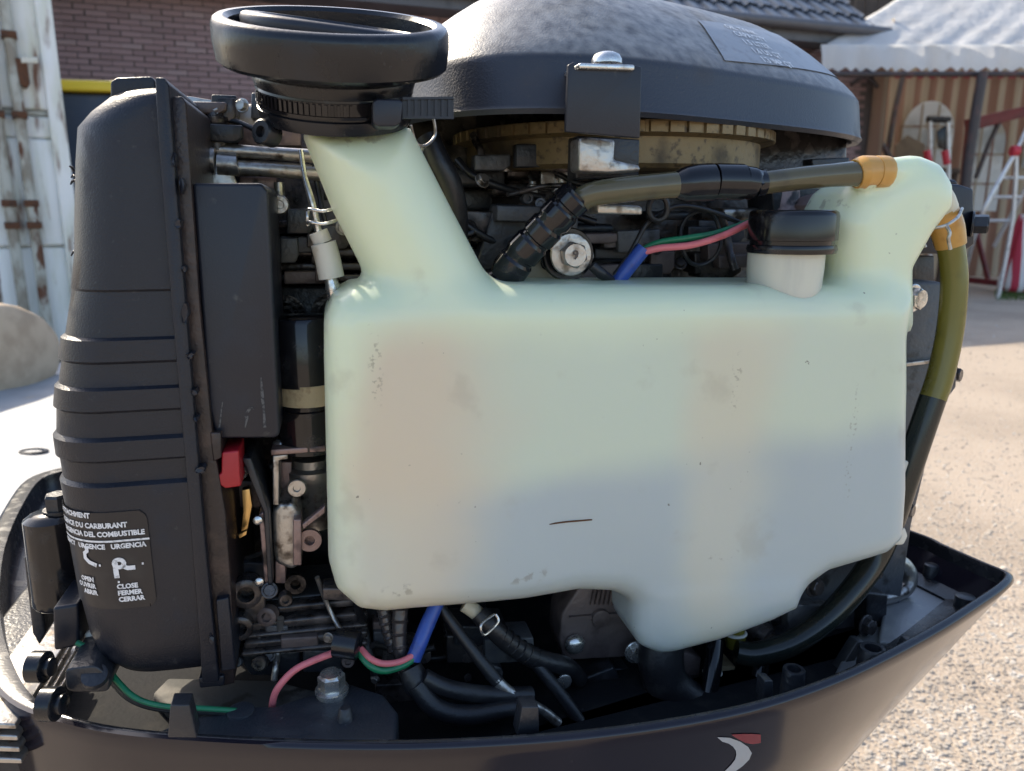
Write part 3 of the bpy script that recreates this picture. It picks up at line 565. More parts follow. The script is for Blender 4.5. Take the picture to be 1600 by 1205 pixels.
# maker's stripe on the outer wall
from mathutils.bvhtree import BVHTree
def surf(o):                                 # finds where a sight line meets a part, so that print lies on its skin
    me = o.data; t = BVHTree.FromPolygons([v.co for v in me.vertices], [tuple(p.vertices) for p in me.polygons]); c0 = toloc(CAM)
    def hit(x, y, lift=.0005):
        d = (toloc(CAM + ray(x, y)) - c0).normalized(); h = t.ray_cast(c0, d)
        return h[0] + (h[1] if h[1].dot(d) < 0 else -h[1]) * lift
    return hit
hit = surf(cowl)
def decal(left, right, m):
    n_ = len(left); pyobj('decal', [hit(*p) for p in left] + [hit(*p) for p in right], [(i, i + 1, n_ + i + 1, n_ + i) for i in range(n_ - 1)], m, cowl)
decal([(1120, 1151), (1140, 1152), (1156, 1158), (1168, 1166), (1174, 1176), (1170, 1186), (1160, 1196), (1146, 1206)], [(1128, 1158), (1138, 1161), (1145, 1166), (1149, 1172), (1150, 1178), (1148, 1186), (1142, 1194), (1132, 1204)], 'decal_silver')
decal([(1142, 1147), (1160, 1146), (1176, 1146), (1188, 1147)], [(1152, 1154), (1164, 1160), (1176, 1162), (1188, 1160)], 'decal_red')

# ---- oil tank: one blow-moulded skin from a distance field
def sd_poly(px, pz, pts):
    d = np.full(px.shape, 1e9); s = np.ones(px.shape); n = len(pts)
    for i in range(n):
        ax, az = pts[i]; bx_, bz = pts[i - 1]; ex, ez = bx_ - ax, bz - az; wx, wz = px - ax, pz - az
        t = np.clip((wx * ex + wz * ez) / (ex * ex + ez * ez), 0, 1); d = np.minimum(d, (wx - ex * t) ** 2 + (wz - ez * t) ** 2)
        c1 = pz >= az; c2 = pz < bz; c3 = ex * wz > ez * wx
        flip = (c1 & c2 & c3) | (~c1 & ~c2 & ~c3); s = np.where(flip, -s, s)
    return s * np.sqrt(d)
def uz(pts, v): return [(P(x, y, v).x, P(x, y, v).z) for x, y in pts]
body_px = [(506, 560), (506, 500), (520, 468), (550, 450), (600, 446), (1240, 446), (1380, 446), (1414, 470), (1416, 600), (1414, 760), (1408, 838), (1380, 864), (1330, 880), (1290, 893), (1262, 914), (1240, 946), (1190, 966), (1120, 992), (1045, 1016), (1008, 1006), (992, 975), (990, 940), (955, 925), (900, 922), (820, 935), (700, 948), (600, 957), (560, 952), (525, 922), (513, 880)]
neck_px = [(470, 205), (642, 196), (705, 320), (768, 440), (800, 520), (560, 520), (575, 438), (520, 330)]
riser_px = [(1290, 520), (1296, 440), (1286, 345), (1310, 300), (1350, 268), (1392, 248), (1428, 243), (1456, 254), (1474, 285), (1474, 325), (1442, 368), (1414, 418), (1413, 520)]
h_ = 0.0028
us = np.arange(-.16, .33, h_); vsn = np.arange(-.012, .125, h_); zs = np.arange(.895, 1.29, h_)
Ug, Vg, Zg = np.meshgrid(us, vsn, zs, indexing='ij')
U2, Z2 = np.meshgrid(us, zs, indexing='ij')
def extr(pts, v, v0, v1, r, bulge=0.0, mod=None):
    d2 = sd_poly(U2, Z2, uz(pts, v))[:, None, :]
    dv = np.abs(Vg - (v0 + v1) / 2) - (v1 - v0) / 2
    if mod is not None: dv = dv + mod
    a, c = d2 + r, dv + r
    return np.minimum(np.maximum(a, c), 0) + np.sqrt(np.maximum(a, 0) ** 2 + np.maximum(c, 0) ** 2) - r
def smin(a, c, k): hh = np.clip(.5 + .5 * (c - a) / k, 0, 1); return c * (1 - hh) + a * hh - k * hh * (1 - hh)
def caps(a, c, r0, r1):
    a, c = np.array(a), np.array(c); ba = c - a; t = np.clip(((Ug - a[0]) * ba[0] + (Vg - a[1]) * ba[1] + (Zg - a[2]) * ba[2]) / (ba @ ba), 0, 1)
    return np.sqrt((Ug - a[0] - ba[0] * t) ** 2 + (Vg - a[1] - ba[1] * t) ** 2 + (Zg - a[2] - ba[2] * t) ** 2) - (r0 + (r1 - r0) * t)
front_wob = 0.0016 * np.sin(Ug * 19 + 1) * np.sin(Zg * 23 + .5) + 0.0008 * np.sin(Ug * 47 + Zg * 31)
zmid = P(900, 700, 0).z
Df = extr(body_px, .014, 0.0, .098, .021, mod=front_wob + 0.006 * np.clip((Zg - zmid - .09) / .04, 0, 1))
Df = smin(Df, extr([(990, 900), (989, 985), (998, 1006), (1028, 1018), (1120, 995), (1200, 966), (1240, 946), (1240, 890)], .012, .002, .092, .012), .007)
Df = smin(Df, extr(neck_px, .03, .006, .088, .034), .012)
Df = smin(Df, extr(riser_px, .035, .012, .082, .024), .016)
p0, p1 = P(1420, 266, .026), P(1350, 274, .018); Df = smin(Df, caps(p0, p1, .0095, .0095), .004)
p0, p1 = P(1446, 285, .045), P(1486, 346, .045); Df = smin(Df, caps(p0, p1, .0125, .0105), .004)
def surface_nets(D, h, o):
    ins_ = D < 0; nx, ny, nz = D.shape
    cnt = np.zeros((nx - 1, ny - 1, nz - 1), int); acc = np.zeros((nx - 1, ny - 1, nz - 1, 3))
    sl_ = lambda i, j, k: (slice(i, nx - 1 + i), slice(j, ny - 1 + j), slice(k, nz - 1 + k))
    corners = [(i, j, k) for i in (0, 1) for j in (0, 1) for k in (0, 1)]
    for a in corners:
        for ax in range(3):
            if a[ax] == 0:
                c = list(a); c[ax] = 1; da, dc = D[sl_(*a)], D[sl_(*c)]; cr_ = (da < 0) != (dc < 0)
                t = np.where(cr_, da / np.where(cr_, da - dc, 1), 0); cnt += cr_
                for q in range(3): acc[..., q] += np.where(cr_, a[q] + (t if q == ax else 0), 0)
    act = cnt > 0; idx = np.full(act.shape, -1); idx[act] = np.arange(act.sum()); I = np.argwhere(act)
    V_ = (I + acc[act] / cnt[act][:, None]) * h + np.array(o); faces = []
    for ax in range(3):
        b1, b2 = (ax + 1) % 3, (ax + 2) % 3
        sA = [slice(None)] * 3; sB = [slice(None)] * 3; sA[ax] = slice(0, -1); sB[ax] = slice(1, None)
        a, c = ins_[tuple(sA)], ins_[tuple(sB)]
        E_ = np.argwhere(a != c); E_ = E_[(E_[:, b1] > 0) & (E_[:, b2] > 0) & (E_[:, b1] < D.shape[b1] - 1) & (E_[:, b2] < D.shape[b2] - 1)]
        flip = a[tuple(E_.T)]
        def cell(d1, d2): q = E_.copy(); q[:, b1] -= d1; q[:, b2] -= d2; return idx[tuple(q.T)]
        Q = np.stack([cell(1, 1), cell(0, 1), cell(0, 0), cell(1, 0)], 1); Q[~flip] = Q[~flip][:, ::-1]; faces.append(Q)
    return V_, np.concatenate(faces)
V_, Fq = surface_nets(Df, h_, (us[0], vsn[0], zs[0]))
# tank plastic: milky pale green, grey-blue where the remaining oil shows through the wall
tk = mat('tank_plastic', (0.62, 0.69, 0.52), 0.30, bump=0.10, bscale=120, sss=0.35); n = tk.node_tree; L = n.links.new
bs = n.nodes['Principled BSDF']; tc = n.nodes['Texture Coordinate']
sp = n.nodes.new('ShaderNodeSeparateXYZ'); L(tc.outputs['Object'], sp.inputs[0])
def noi(s, d=3):
    t = n.nodes.new('ShaderNodeTexNoise'); t.inputs['Scale'].default_value = s; t.inputs['Detail'].default_value = d; L(tc.outputs['Object'], t.inputs['Vector']); return t.outputs[0]
def mth(op, a, c):
    m_ = n.nodes.new('ShaderNodeMath'); m_.operation = op
    for i, s in ((0, a), (1, c)):
        if isinstance(s, (int, float)): m_.inputs[i].default_value = s
        else: L(s, m_.inputs[i])
    return m_.outputs[0]
def sst(src, a, c):
    r = n.nodes.new('ShaderNodeMapRange'); r.interpolation_type = 'SMOOTHSTEP'; r.inputs[1].default_value = a; r.inputs[2].default_value = c
    if a > c: r.inputs[1].default_value = c; r.inputs[2].default_value = a; r.inputs[3].default_value = 1; r.inputs[4].default_value = 0
    L(src, r.inputs[0]); return r.outputs[0]
def mixc(fac, a, c):
    x = n.nodes.new('ShaderNodeMix'); x.data_type = 'RGBA'; L(fac, x.inputs[0])
    for i, s in ((6, a), (7, c)):
        if isinstance(s, tuple): x.inputs[i].default_value = (*s, 1)
        else: L(s, x.inputs[i])
    return x.outputs[2]
z = mth('ADD', sp.outputs[2], mth('MULTIPLY', mth('SUBTRACT', noi(8), .5), .045)); x = mth('ADD', sp.outputs[0], mth('MULTIPLY', mth('SUBTRACT', noi(6), .5), .10))
zt_ = P(800, 515, 0).z; zo = P(800, 745, 0).z; xl = P(745, 600, 0).x
face = sst(z, zt_ + .018, zt_ - .02)
facem = mth('MULTIPLY', face, sst(x, P(520, 700, 0).x, P(600, 700, 0).x))
c_up = mixc(sst(x, xl - .03, xl + .035), (0.67, 0.58, 0.43), (0.60, 0.66, 0.52))
xb = P(1150, 600, 0).x
band = mth('MULTIPLY', sst(x, xb - .05, xb - .01), sst(x, xb + .045, xb + .005))
c_up = mixc(mth('MULTIPLY', band, .5), c_up, (0.68, 0.58, 0.43))
c = mixc(facem, (0.71, 0.78, 0.56), c_up)
oil = mth('MULTIPLY', sst(mth('SUBTRACT', z, mth('MULTIPLY', x, .07)), zo + .016, zo - .022), sst(x, xl - .05, xl + .03))
oil = mth('MULTIPLY', oil, mth('SUBTRACT', 1.0, mth('MULTIPLY', band, .55)))
c = mixc(mth('MULTIPLY', oil, .8), c, (0.40, 0.455, 0.48))
lowl = mth('MULTIPLY', sst(z, zo + .01, zo - .05), sst(x, xl, xl - .06)); c = mixc(mth('MULTIPLY', lowl, .6), c, (0.60, 0.62, 0.52))
# grime: specks and smudges
spk = mth('MULTIPLY', sst(noi(230, 2), .735, .76), sst(noi(14, 2), .52, .6)); c = mixc(mth('MULTIPLY', spk, .7), c, (0.10, 0.085, 0.06))
def blob(px_, py_, rx, ry):
    q = P(px_, py_, 0); k_ = mpp(q); a_ = mth('POWER', mth('DIVIDE', mth('SUBTRACT', sp.outputs[0], q.x), rx * k_), 2); b_ = mth('POWER', mth('DIVIDE', mth('SUBTRACT', sp.outputs[2], q.z), ry * k_), 2); return sst(mth('ADD', a_, b_), 1.0, 0.1)
fine = sst(noi(420, 5), .56, .66); fine2 = sst(noi(160, 6), .54, .64)
for args in ((587, 580, 14, 75), (625, 925, 38, 14), (848, 527, 7, 10), (1150, 600, 12, 60), (1330, 700, 10, 120), (560, 215, 60, 16), (1345, 318, 38, 12), (1130, 868, 40, 10), (820, 900, 60, 14)):
    c = mixc(mth('MULTIPLY', mth('MULTIPLY', blob(*args), fine if args[3] > 20 else fine2), .42), c, (0.17, 0.135, 0.09))
smu = mth('MULTIPLY', sst(noi(26, 8), .60, .72), .22); c = mixc(smu, c, (0.34, 0.30, 0.22))
L(c, bs.inputs['Base Color']); bs.inputs['Subsurface Radius'].default_value = (.018, .02, .011)
tank = pyobj('oil_tank', V_, Fq.tolist(), 'tank_plastic', motor, ang=180, label='pale green translucent oil tank with slanted filler neck')
b = B(); b.plathe((1222, 478, .028), UPV, [(-8, 53), (8, 54), (60, 57), (84, 57)], 48); b.done('filler_neck', 'neck_plastic', tank)
b = B(); b.plathe((1235, 403, .026), UPV, [(8, 56), (8, 66), (14, 68), (20, 66), (21, 63), (27, 63), (28, 67), (64, 67), (70, 65), (73, 60), (70, 30)], 56); b.done('filler_cap', 'gloss_black', tank, label='black round cap of the small filler neck')
b = B(); b.plate(smoothpoly([(1400, 722), (1420, 720), (1424, 734), (1415, 752), (1400, 748)]), .03, .02); b.done('mounting_tab', 'white_plastic', tank, bevel=.001)
b = B(); b.plate(smoothpoly([(1392, 826), (1414, 824), (1419, 838), (1412, 852), (1388, 852)]), .03, .025); b.done('mounting_tab', 'white_plastic', tank, bevel=.001)
b = B(); b.ptube([(858, 819, -.0005), (880, 816, -.001), (903, 814, -.001), (925, 812, -.0005)], 1.5, seg=6, sub=2); b.done('brown_fibre', 'rust', tank)

# ---- filler boot on the slanted neck
ax = Vector((0.0, -.34, 1)).normalized()
bc = P(526, 180, .047); k = mpp(bc)
def bp(h): return bc + ax * (h * k)
prof = [(-6, 104), (-6, 113), (4, 117), (13, 118), (15, 114), (42, 115), (45, 119), (56, 122), (61, 121), (65, 126), (68, 142), (73, 162), (79, 169), (104, 172), (126, 171), (133, 168), (137, 162), (137, 153), (131, 147), (105, 145), (98, 120), (98, 1)]
b = B(); b.lathe(bc, ax, [(h * k, r * k) for h, r in prof], 80)
boot = b.done('filler_boot', 'rubber', motor, ang=35, label='black rubber boot with wide round collar')
pr = P(566, 120, 0)
b = B(); lx = ax.orthogonal().normalized(); ly = ax.cross(lx)
lid_c = bp(110) + Vector((0.002, .003, .001)); la = (ax + Vector((.08, .10, 0))).normalized()
b.lathe(lid_c, la, [(0, 136 * k), (12 * k, 138 * k), (18 * k, 136 * k), (21 * k, 130 * k), (21 * k, 112 * k), (17 * k, 108 * k)], 64); b.done('lid', 'plastic_smooth', boot)
# cable tie
b = B(); b.lathe(bp(18), ax, [(0, 113 * k), (0, 118 * k), (4 * k, 119 * k), (5 * k, 117.5 * k), (22 * k, 117.5 * k), (23 * k, 119 * k), (27 * k, 118 * k), (27 * k, 113 * k)], 80, cap0=False, cap1=False)
tie = b.done('cable_tie', 'gloss_black', boot, ang=30)
xa = Vector((1, 0, 0)); ya = ax.cross(xa).normalized()
if ya.y > 0: ya = -ya
def around(deg, h, r): a = R(deg); return bp(h - 1) + (xa * math.sin(a) + ya * math.cos(a)) * ((r - 3) * k)
b = B()
for d_ in np.arange(-75, 12, 4.2):
    b.poly([around(d_ - 1.2, 24, 121), around(d_ + 1.2, 24, 121), around(d_ + 1.2, 40, 121), around(d_ - 1.2, 40, 121)], [around(d_ - 1, 24.4, 123), around(d_ + 1, 24.4, 123), around(d_ + 1, 39.6, 123), around(d_ - 1, 39.6, 123)])
b.done('tie_teeth', 'gloss_black', tie)
b = B(); b.plate([(582, 158), (590, 154), (624, 155), (630, 160), (627, 192), (618, 198), (590, 198), (583, 192)], -.012, .018); b.done('buckle', 'plastic_smooth', tie, bevel=.0012)
b = B(); b.plate([(629, 152), (709, 152), (709, 186), (629, 184)], -.002, .002); b.plate([(629, 152), (709, 151), (709, 155), (629, 156)], -.0035, .002); b.plate([(629, 181), (709, 182), (709, 186), (629, 185)], -.0035, .002)
for i in range(7): x_ = 637 + i * 10.5; b.plate([(x_, 156), (x_ + 5, 156), (x_ + 5, 182), (x_, 182)], -.0032, .0016)
b.done('tie_tail', 'plastic_smooth', tie)
b = B(); b.plathe((416, 208, .03), Vector((-.6, -.75, .1)), [(-14, 20), (10, 20), (13, 17), (13, 9), (2, 8)], 28); b.done('boss', 'rubber', boot)
b = B(); b.ptube([(642, 196, .045), (650, 222, .05), (664, 228, .055), (680, 212, .06), (678, 186, .06)], 2.4, seg=8); b.ptube([(664, 226, .055), (658, 240, .06), (660, 250, .06)], 2.4, seg=8); b.done('wire_clip', 'metal_worn', boot)

# ---- flywheel cover
zb0 = 1.2622; CA_, CB_, CE_, CR_ = .26, .130, 2.96, .40; fc = Vector((.1208, .185, zb0))
def osh(th, d):                              # rounded oblong outline set at an angle on the engine, d inside the edge
    e = 2 / CE_; c_, s_ = math.cos(th), math.sin(th); x_ = math.copysign(abs(c_) ** e, c_) * ((CA_ if c_ > 0 else .185) - d); y_ = math.copysign(abs(s_) ** e, s_) * (CB_ - d)
    return Vector((x_ * math.cos(CR_) - y_ * math.sin(CR_), x_ * math.sin(CR_) + y_ * math.cos(CR_), 0))
def cring(d, h, n=160): return [fc + osh(6.2831853 * i / n, d) + Vector((0, 0, h)) for i in range(n)]
DOME = [(.0055, .033), (.008, .0365), (.014, .043), (.030, .0575), (.042, .068), (.055, .0775), (.068, .086), (.080, .0925), (.092, .097), (.105, .1005), (.125, .1025)]
b = B(); b.rings([cring(.012, .004), cring(.006, -.003), cring(.001, -.004), cring(-.0015, -.001), cring(0, .002), cring(.003, .027), cring(.004, .031)] + [cring(*q) for q in DOME], cap0=False)
cover = b.done('flywheel_cover', 'cover', motor, ang=30, label='dusty black domed flywheel cover')
fcw = Vector((.128, .19, zb0)); RF = .12; FB = P(1000, 262, .075).z - zb0
b = B(); b.lathe(fcw, UPV, [(FB, .04), (FB, RF - .004), (FB + .003, RF), (-.012, RF), (-.010, RF + .009), (-.002, RF + .009), (.003, .05)], 128); fly = b.done('flywheel', 'brass', motor, ang=30, label='corroded brass coloured flywheel rim under the cover')
b = B()
for i in range(60):
    a = 6.2832 * i / 60; c_ = fcw + Vector((math.cos(a) * (RF + .009), math.sin(a) * (RF + .009), -.0065)); t_ = Vector((-math.sin(a), math.cos(a), 0)); n_ = Vector((math.cos(a), math.sin(a), 0))
    q = [c_ + t_ * .0062 * s1 + n_ * .002 * s2 for s1, s2 in ((-1, -1), (1, -1), (.8, 1), (-.8, 1))]
    b.poly([p + Vector((0, 0, .0035)) for p in q], [p - Vector((0, 0, .0035)) for p in q])
b.done('ring_gear', 'brass', fly)
# sticker on the dome with its printed lines
def dome(x_, d, lift=.0008):                 # x_: along the motor, d: inside the front edge
    for (d0, h0), (d1, h1) in zip(DOME, DOME[1:]):
        if d <= d1: h = h0 + (h1 - h0) * (d - d0) / (d1 - d0); break
    t = min(.999, max(-.999, x_ / (CA_ - d))); y_ = -(1 - abs(t) ** CE_) ** (1 / CE_) * (CB_ - d)
    q = Vector((x_, y_ - lift * .6, 0)); return fc + Vector((q.x * math.cos(CR_) - q.y * math.sin(CR_), q.x * math.sin(CR_) + q.y * math.cos(CR_), h + lift * .75))
def dpx(x, y):                               # inverse: photo point -> (x_, d) on the dome's front slope
    return min(((X, d) for X in np.arange(-.08, CA_ - .015, .004) for d in np.arange(.010, .120, .004)), key=lambda q: (lambda w_: (w_[0] - x) ** 2 + (w_[1] - y) ** 2)(px_of(ORG + UA * dome(*q).x + VA * dome(*q).y + Vector((0, 0, dome(*q).z)))))
cA, cB_, cC, cD = dpx(1090, 30), dpx(1130, 92), dpx(1305, 132), dpx(1225, 76)
vv, ff = [], []; nu, nv = 30, 14
for j in range(nv + 1):
    for i in range(nu + 1):
        u, v = i / nu, j / nv; e_ = .0
        X = (cB_[0] * (1 - u) + cC[0] * u) * (1 - v) + (cA[0] * (1 - u) + cD[0] * u) * v; d = (cB_[1] * (1 - u) + cC[1] * u) * (1 - v) + (cA[1] * (1 - u) + cD[1] * u) * v
        vv.append(dome(X, max(.009, d)))
for j in range(nv):
    for i in range(nu): q = j * (nu + 1) + i; ff.append((q, q + 1, q + nu + 2, q + nu + 1))
stk = pyobj('sticker', vv, ff, 'sticker_grey', cover, label='grey oil capacity sticker on the cover')
for li, s_ in enumerate(('OIL TANK', 'CAPACITY', '1.5 LITER', '1.6 US QT', '1.3 IMP QT')):
    qa, qb = dpx(1136, 46), dpx(1192, 97); tv_, tf_ = text_geo(s_, min(.0085, abs(qa[1] - qb[1]) / 4 * .9), .0001, sx=1.2); t_ = li / 4; X0, d0 = qa[0] + (qb[0] - qa[0]) * t_, qa[1] + (qb[1] - qa[1]) * t_
    pyobj('lettering', [dome(X0 + x_, min(.12, max(.009, d0 + y_)), .0014) for x_, y_ in tv_], tf_, 'print_white', stk, smooth=False)
# bracket in front of the cover
b = B(); b.plate([(888, 101), (898, 96), (898, 108), (990, 110), (990, 102), (1003, 104), (1000, 216), (884, 206)], .006, .004); brk = b.done('cover_bracket', 'plastic_smooth', cover, bevel=.0008)
b = B(); b.plate([(905, 98), (992, 101), (992, 110), (905, 107)], .003, .03); b.done('clip_plate', 'metal_bright', brk, bevel=.001)
b = B(); b.plathe((948, 100, .014), UPV, [(0, 24), (6, 24), (13, 20), (17, 12), (18, 2)], 28); b.done('screw', 'metal_bright', brk)
b = B(); b.plate([(918, 214), (962, 218), (960, 250), (1000, 258), (1002, 268), (955, 272), (905, 268), (905, 216)], .022, .02); b.done('lug', 'metal_worn', brk, bevel=.003)
b = B(); b.plate([(902, 212), (1000, 218), (998, 275), (900, 280)], .045, .02); b.done('stay', 'cast_dark', brk, bevel=.001)
b = B(); b.plate([(932, 318), (1000, 321), (1005, 326), (1004, 336), (934, 334)], .035, .03); b.done('lug', 'metal_worn', brk, bevel=.002)

# ---- intake silencer at the left
VF = .024; UFx = P(285, 480, VF).x
rows = [(132, 176, -.012), (140, 172, -.004), (150, 164, -.001), (170, 141, 0), (195, 121, .0), (250, 118, 0), (330, 117, .0004), (400, 117, .0008), (452, 113, .001), (456, 113, -.0006), (500, 107, .0), (526, 104, .0005), (530, 99, .0034), (562, 96, .0036), (567, 99, .0012), (602, 95, .0016), (606, 91, .0045), (637, 89, .0045), (642, 92, .002), (679, 92, .002), (684, 89, .005), (713, 93, .005), (718, 97, .0022), (749, 102, .002), (754, 100, .005), (800, 109, .005), (870, 120, .0046), (940, 132, .004), (1000, 146, .003), (1035, 160, .001), (1055, 180, -.003), (1064, 205, -.009), (1067, 225, -.018)]
ROWZ = []; 
for y_, xl_, of in rows:
    ROWZ.append((P(230, y_, VF).z, P(xl_, y_, VF + .03).x, of))
def sil_row(z):
    for a, c in zip(ROWZ, ROWZ[1:]):
        if a[0] >= z >= c[0]: t = (a[0] - z) / (a[0] - c[0] + 1e-9); return a[1] + (c[1] - a[1]) * t, a[2] + (c[2] - a[2]) * t
    return ROWZ[-1][1:]
RCN = .034; VB = .19
def sil_outline(ul, of, s):                  # s: metres along the section from the flange edge
    vf = VF - of; flat = UFx - (ul + RCN); arc = RCN * math.pi / 2
    if s <= flat: return Vector((UFx - s, vf + 0.0035 * ((s / max(flat, .001)) - .4) ** 2 * 0, 0)), Vector((0, -1, 0))
    if s <= flat + arc:
        a = (s - flat) / RCN; return Vector((ul + RCN - RCN * math.sin(a), vf + RCN - RCN * math.cos(a), 0)), Vector((-math.sin(a), -math.cos(a), 0))
    return Vector((ul, vf + RCN + (s - flat - arc), 0)), Vector((-1, 0, 0))
rs = []
for z_, ul, of in ROWZ:
    flat = UFx - (ul + RCN); arc = RCN * math.pi / 2
    ss = [flat * t / 4 for t in range(5)] + [flat + arc * t / 12 for t in range(1, 13)] + [flat + arc + .04, flat + arc + .09]
    ring = []
    for s in ss: p, _ = sil_outline(ul, of, s); p.z = z_; ring.append(p)
    ring += [Vector((ul + .03, VB, z_)), Vector((UFx, VB, z_))]; rs.append(ring)
b = B(); b.rings(rs); sil = b.done('intake_silencer', 'plastic', motor, ang=38, label='black ribbed air intake silencer cover')
b = B(); b.plate([(242, 121), (256, 121), (264, 132), (272, 250), (290, 480), (316, 800), (342, 1066), (316, 1068), (296, 800), (268, 480), (246, 200)], VF - .006, .16); b.done('flange', 'plastic', sil, bevel=.001)
b = B(); b.plate([(264, 152), (284, 150), (291, 160), (299, 290), (312, 480), (333, 690), (352, 800), (362, 930), (366, 1068), (342, 1074), (316, 800), (290, 480), (272, 250)], VF + .001, .15); b.done('flange', 'flange_plastic', sil, bevel=.001)
b = B(); b.plate([(172, 127), (182, 121), (236, 119), (243, 126), (246, 165), (172, 160)], VF + .02, .12); b.done('top_lip', 'plastic', sil, bevel=.002)
for (x_, y_, w__, h__) in ((272, 250, 10, 24), (279, 350, 13, 20), (288, 492, 14, 34), (297, 556, 14, 12), (303, 613, 12, 10), (306, 655, 9, 10), (312, 735, 20, 12), (330, 1000, 10, 16), (283, 288, 9, 30), (287, 420, 8, 12)):
    b = B(); n = 11; q = [(x_ + w__ * .5 * math.cos(6.2832 * i / n) * random.uniform(.5, 1.1), y_ + h__ * .5 * math.sin(6.2832 * i / n) * random.uniform(.6, 1.1)) for i in range(n)]
    f_ = [P(a_, c_, VF - .007 - random.random() * .0018) for a_, c_ in q]; b.poly(f_, [p_ + Vector((0, .008, 0)) for p_ in f_]); b.done('clip', 'plastic_smooth', sil, smooth=False)
b = B(); b.plate([(300, 286), (409, 286), (419, 300), (438, 676), (432, 685), (338, 686), (326, 640)], VF + .006, .09); b.done('resonator_box', 'plastic_smooth', sil, bevel=.004, seg=4, label='flat black box beside the ribbed cover')
b = B(); b.plate([(328, 676), (345, 676), (346, 716), (333, 722)], VF + .0, .06); b.done('tab', 'flange_plastic', sil, bevel=.001)
b = B(); b.plate([(337, 938), (357, 934), (368, 1046), (346, 1050)], VF - .004, .05); b.done('tab', 'plastic', sil, bevel=.001)
b = B(); b.plate([(310, 1060), (350, 1056), (350, 1072), (312, 1076)], VF - .002, .05); b.done('tab', 'plastic', sil, bevel=.001)
b = B()
for (x_, y_) in ((112, 268), (114, 277), (113, 283), (116, 380), (114, 393), (117, 398), (100, 668), (98, 680), (97, 690), (118, 410)):
    p_ = P(x_ + 4, y_, VF + .03); q_ = p_ + Vector((-.001 - random.random() * .002, random.uniform(-.002, .002), random.uniform(-.004, .004))); b.tube([p_, (p_ + q_) / 2 + Vector((0, 0, .001)), q_], [.0009, .0008, .0004], seg=5, sub=2)
stuff(b.done('debris', 'plastic', sil))
# printed label wrapped round the corner
def wrap(s, z, lift):
    ul, of = sil_row(z); p, nn = sil_outline(ul, of, s); return Vector((p.x, p.y, z)) + nn * lift
lz1, lz0 = P(236, 791, VF).z, P(250, 940, VF).z; s_r = UFx - P(238, 850, VF).x
vv, ff = [], []; nu, nv = 30, 24
for j in range(nv + 1):
    for i in range(nu + 1):
        t = i / nu; zz = lz1 + (lz0 - lz1) * j / nv; e_ = .004 * max(0, 1 - min(j, nv - j) / 2.0) ** 2 if i == 0 else 0
        vv.append(wrap(s_r + e_ + t * .105, zz, .0007))
for j in range(nv):
    for i in range(nu): q = j * (nu + 1) + i; ff.append((q, q + 1, q + nu + 2, q + nu + 1))
lab = pyobj('warning_label', vv, ff, 'label_black', sil, label='black printed fuel emergency label')
def print_line(s_, size, xr, ypx, align='RIGHT', bold=.0002, name='lettering'):
    tv_, tf_ = text_geo(s_, size, bold, align, .92); sr = UFx - P(xr, ypx, VF).x; z_ = P(xr, ypx, VF).z
    pyobj(name, [wrap(sr - x_, z_ + y_, .0013) for x_, y_ in tv_], tf_, 'print_white', lab, smooth=False)
def stroke(pts, w__, name='symbol'):
    q = [Vector((UFx - P(x_, y_, VF).x, P(x_, y_, VF).z, 0)) for x_, y_ in pts]; vv, ff = [], []
    for i, p_ in enumerate(q):
        t_ = (q[min(i + 1, len(q) - 1)] - q[max(i - 1, 0)]).normalized(); n_ = Vector((-t_.y, t_.x, 0)) * w__
        vv += [wrap(p_.x + n_.x, p_.y + n_.y, .0013), wrap(p_.x - n_.x, p_.y - n_.y, .0013)]
    for i in range(len(q) - 1): ff.append((2 * i, 2 * i + 1, 2 * i + 3, 2 * i + 2))
    pyobj(name, vv, ff, 'print_white', lab, smooth=False)
print_line('FUEL ATTACHMENT', .0044, 144, 806); print_line('MODE D\'URGENCE DU CARBURANT', .0044, 203, 817); print_line('EN URGENCIA DEL COMBUSTIBLE', .0044, 230, 828)
zr_ = P(237, 835, VF).z; s0_ = UFx - P(237, 835, VF).x
vv = [wrap(s0_ + i * .0035, zr_ + e_, .0013) for i in range(25) for e_ in (-.0006, .0006)]; pyobj('rule', vv, [(2 * i, 2 * i + 2, 2 * i + 3, 2 * i + 1) for i in range(24)], 'print_white', lab, smooth=False)
print_line('EMERGENCY   URGENCE   URGENCIA', .0042, 232, 847)
def sym(dx, dy, sc=1.0):
    ring = [(190 + dx + 7.5 * math.cos(a) * sc, 874 + dy + 6 * math.sin(a)) for a in [k_ * .4 + 2.9 for k_ in range(17)]]
    stroke(ring, .0013)
    stroke([(184 + dx, 873 + dy), (185 + dx, 884 + dy), (187 + dx, 897 + dy)], .0014); stroke([(196 + dx, 878 + dy), (203 + dx, 881 + dy), (215 + dx, 880 + dy)], .0014)
    stroke([(225 + dx, 874 + dy), (228 + dx, 874 + dy)], .0007, 'dot'); stroke([(188 + dx, 903 + dy), (191 + dx, 903 + dy)], .0007, 'dot')
sym(0, 0)
stroke([(135, 852), (136, 860), (131, 864), (132, 872), (140, 877), (154, 880)], .0013); stroke([(158, 879), (161, 879)], .0007, 'dot')
for i, s_ in enumerate(('CLOSE', 'FERMER', 'CERRAR')): print_line(s_, .0042, 187 + i * 1.4, 914 + i * 10, 'LEFT')
for i, s_ in enumerate(('OPEN', 'OUVRIR', 'ABRIR')): print_line(s_, .0042, 148 + i * 3, 908 + i * 10)

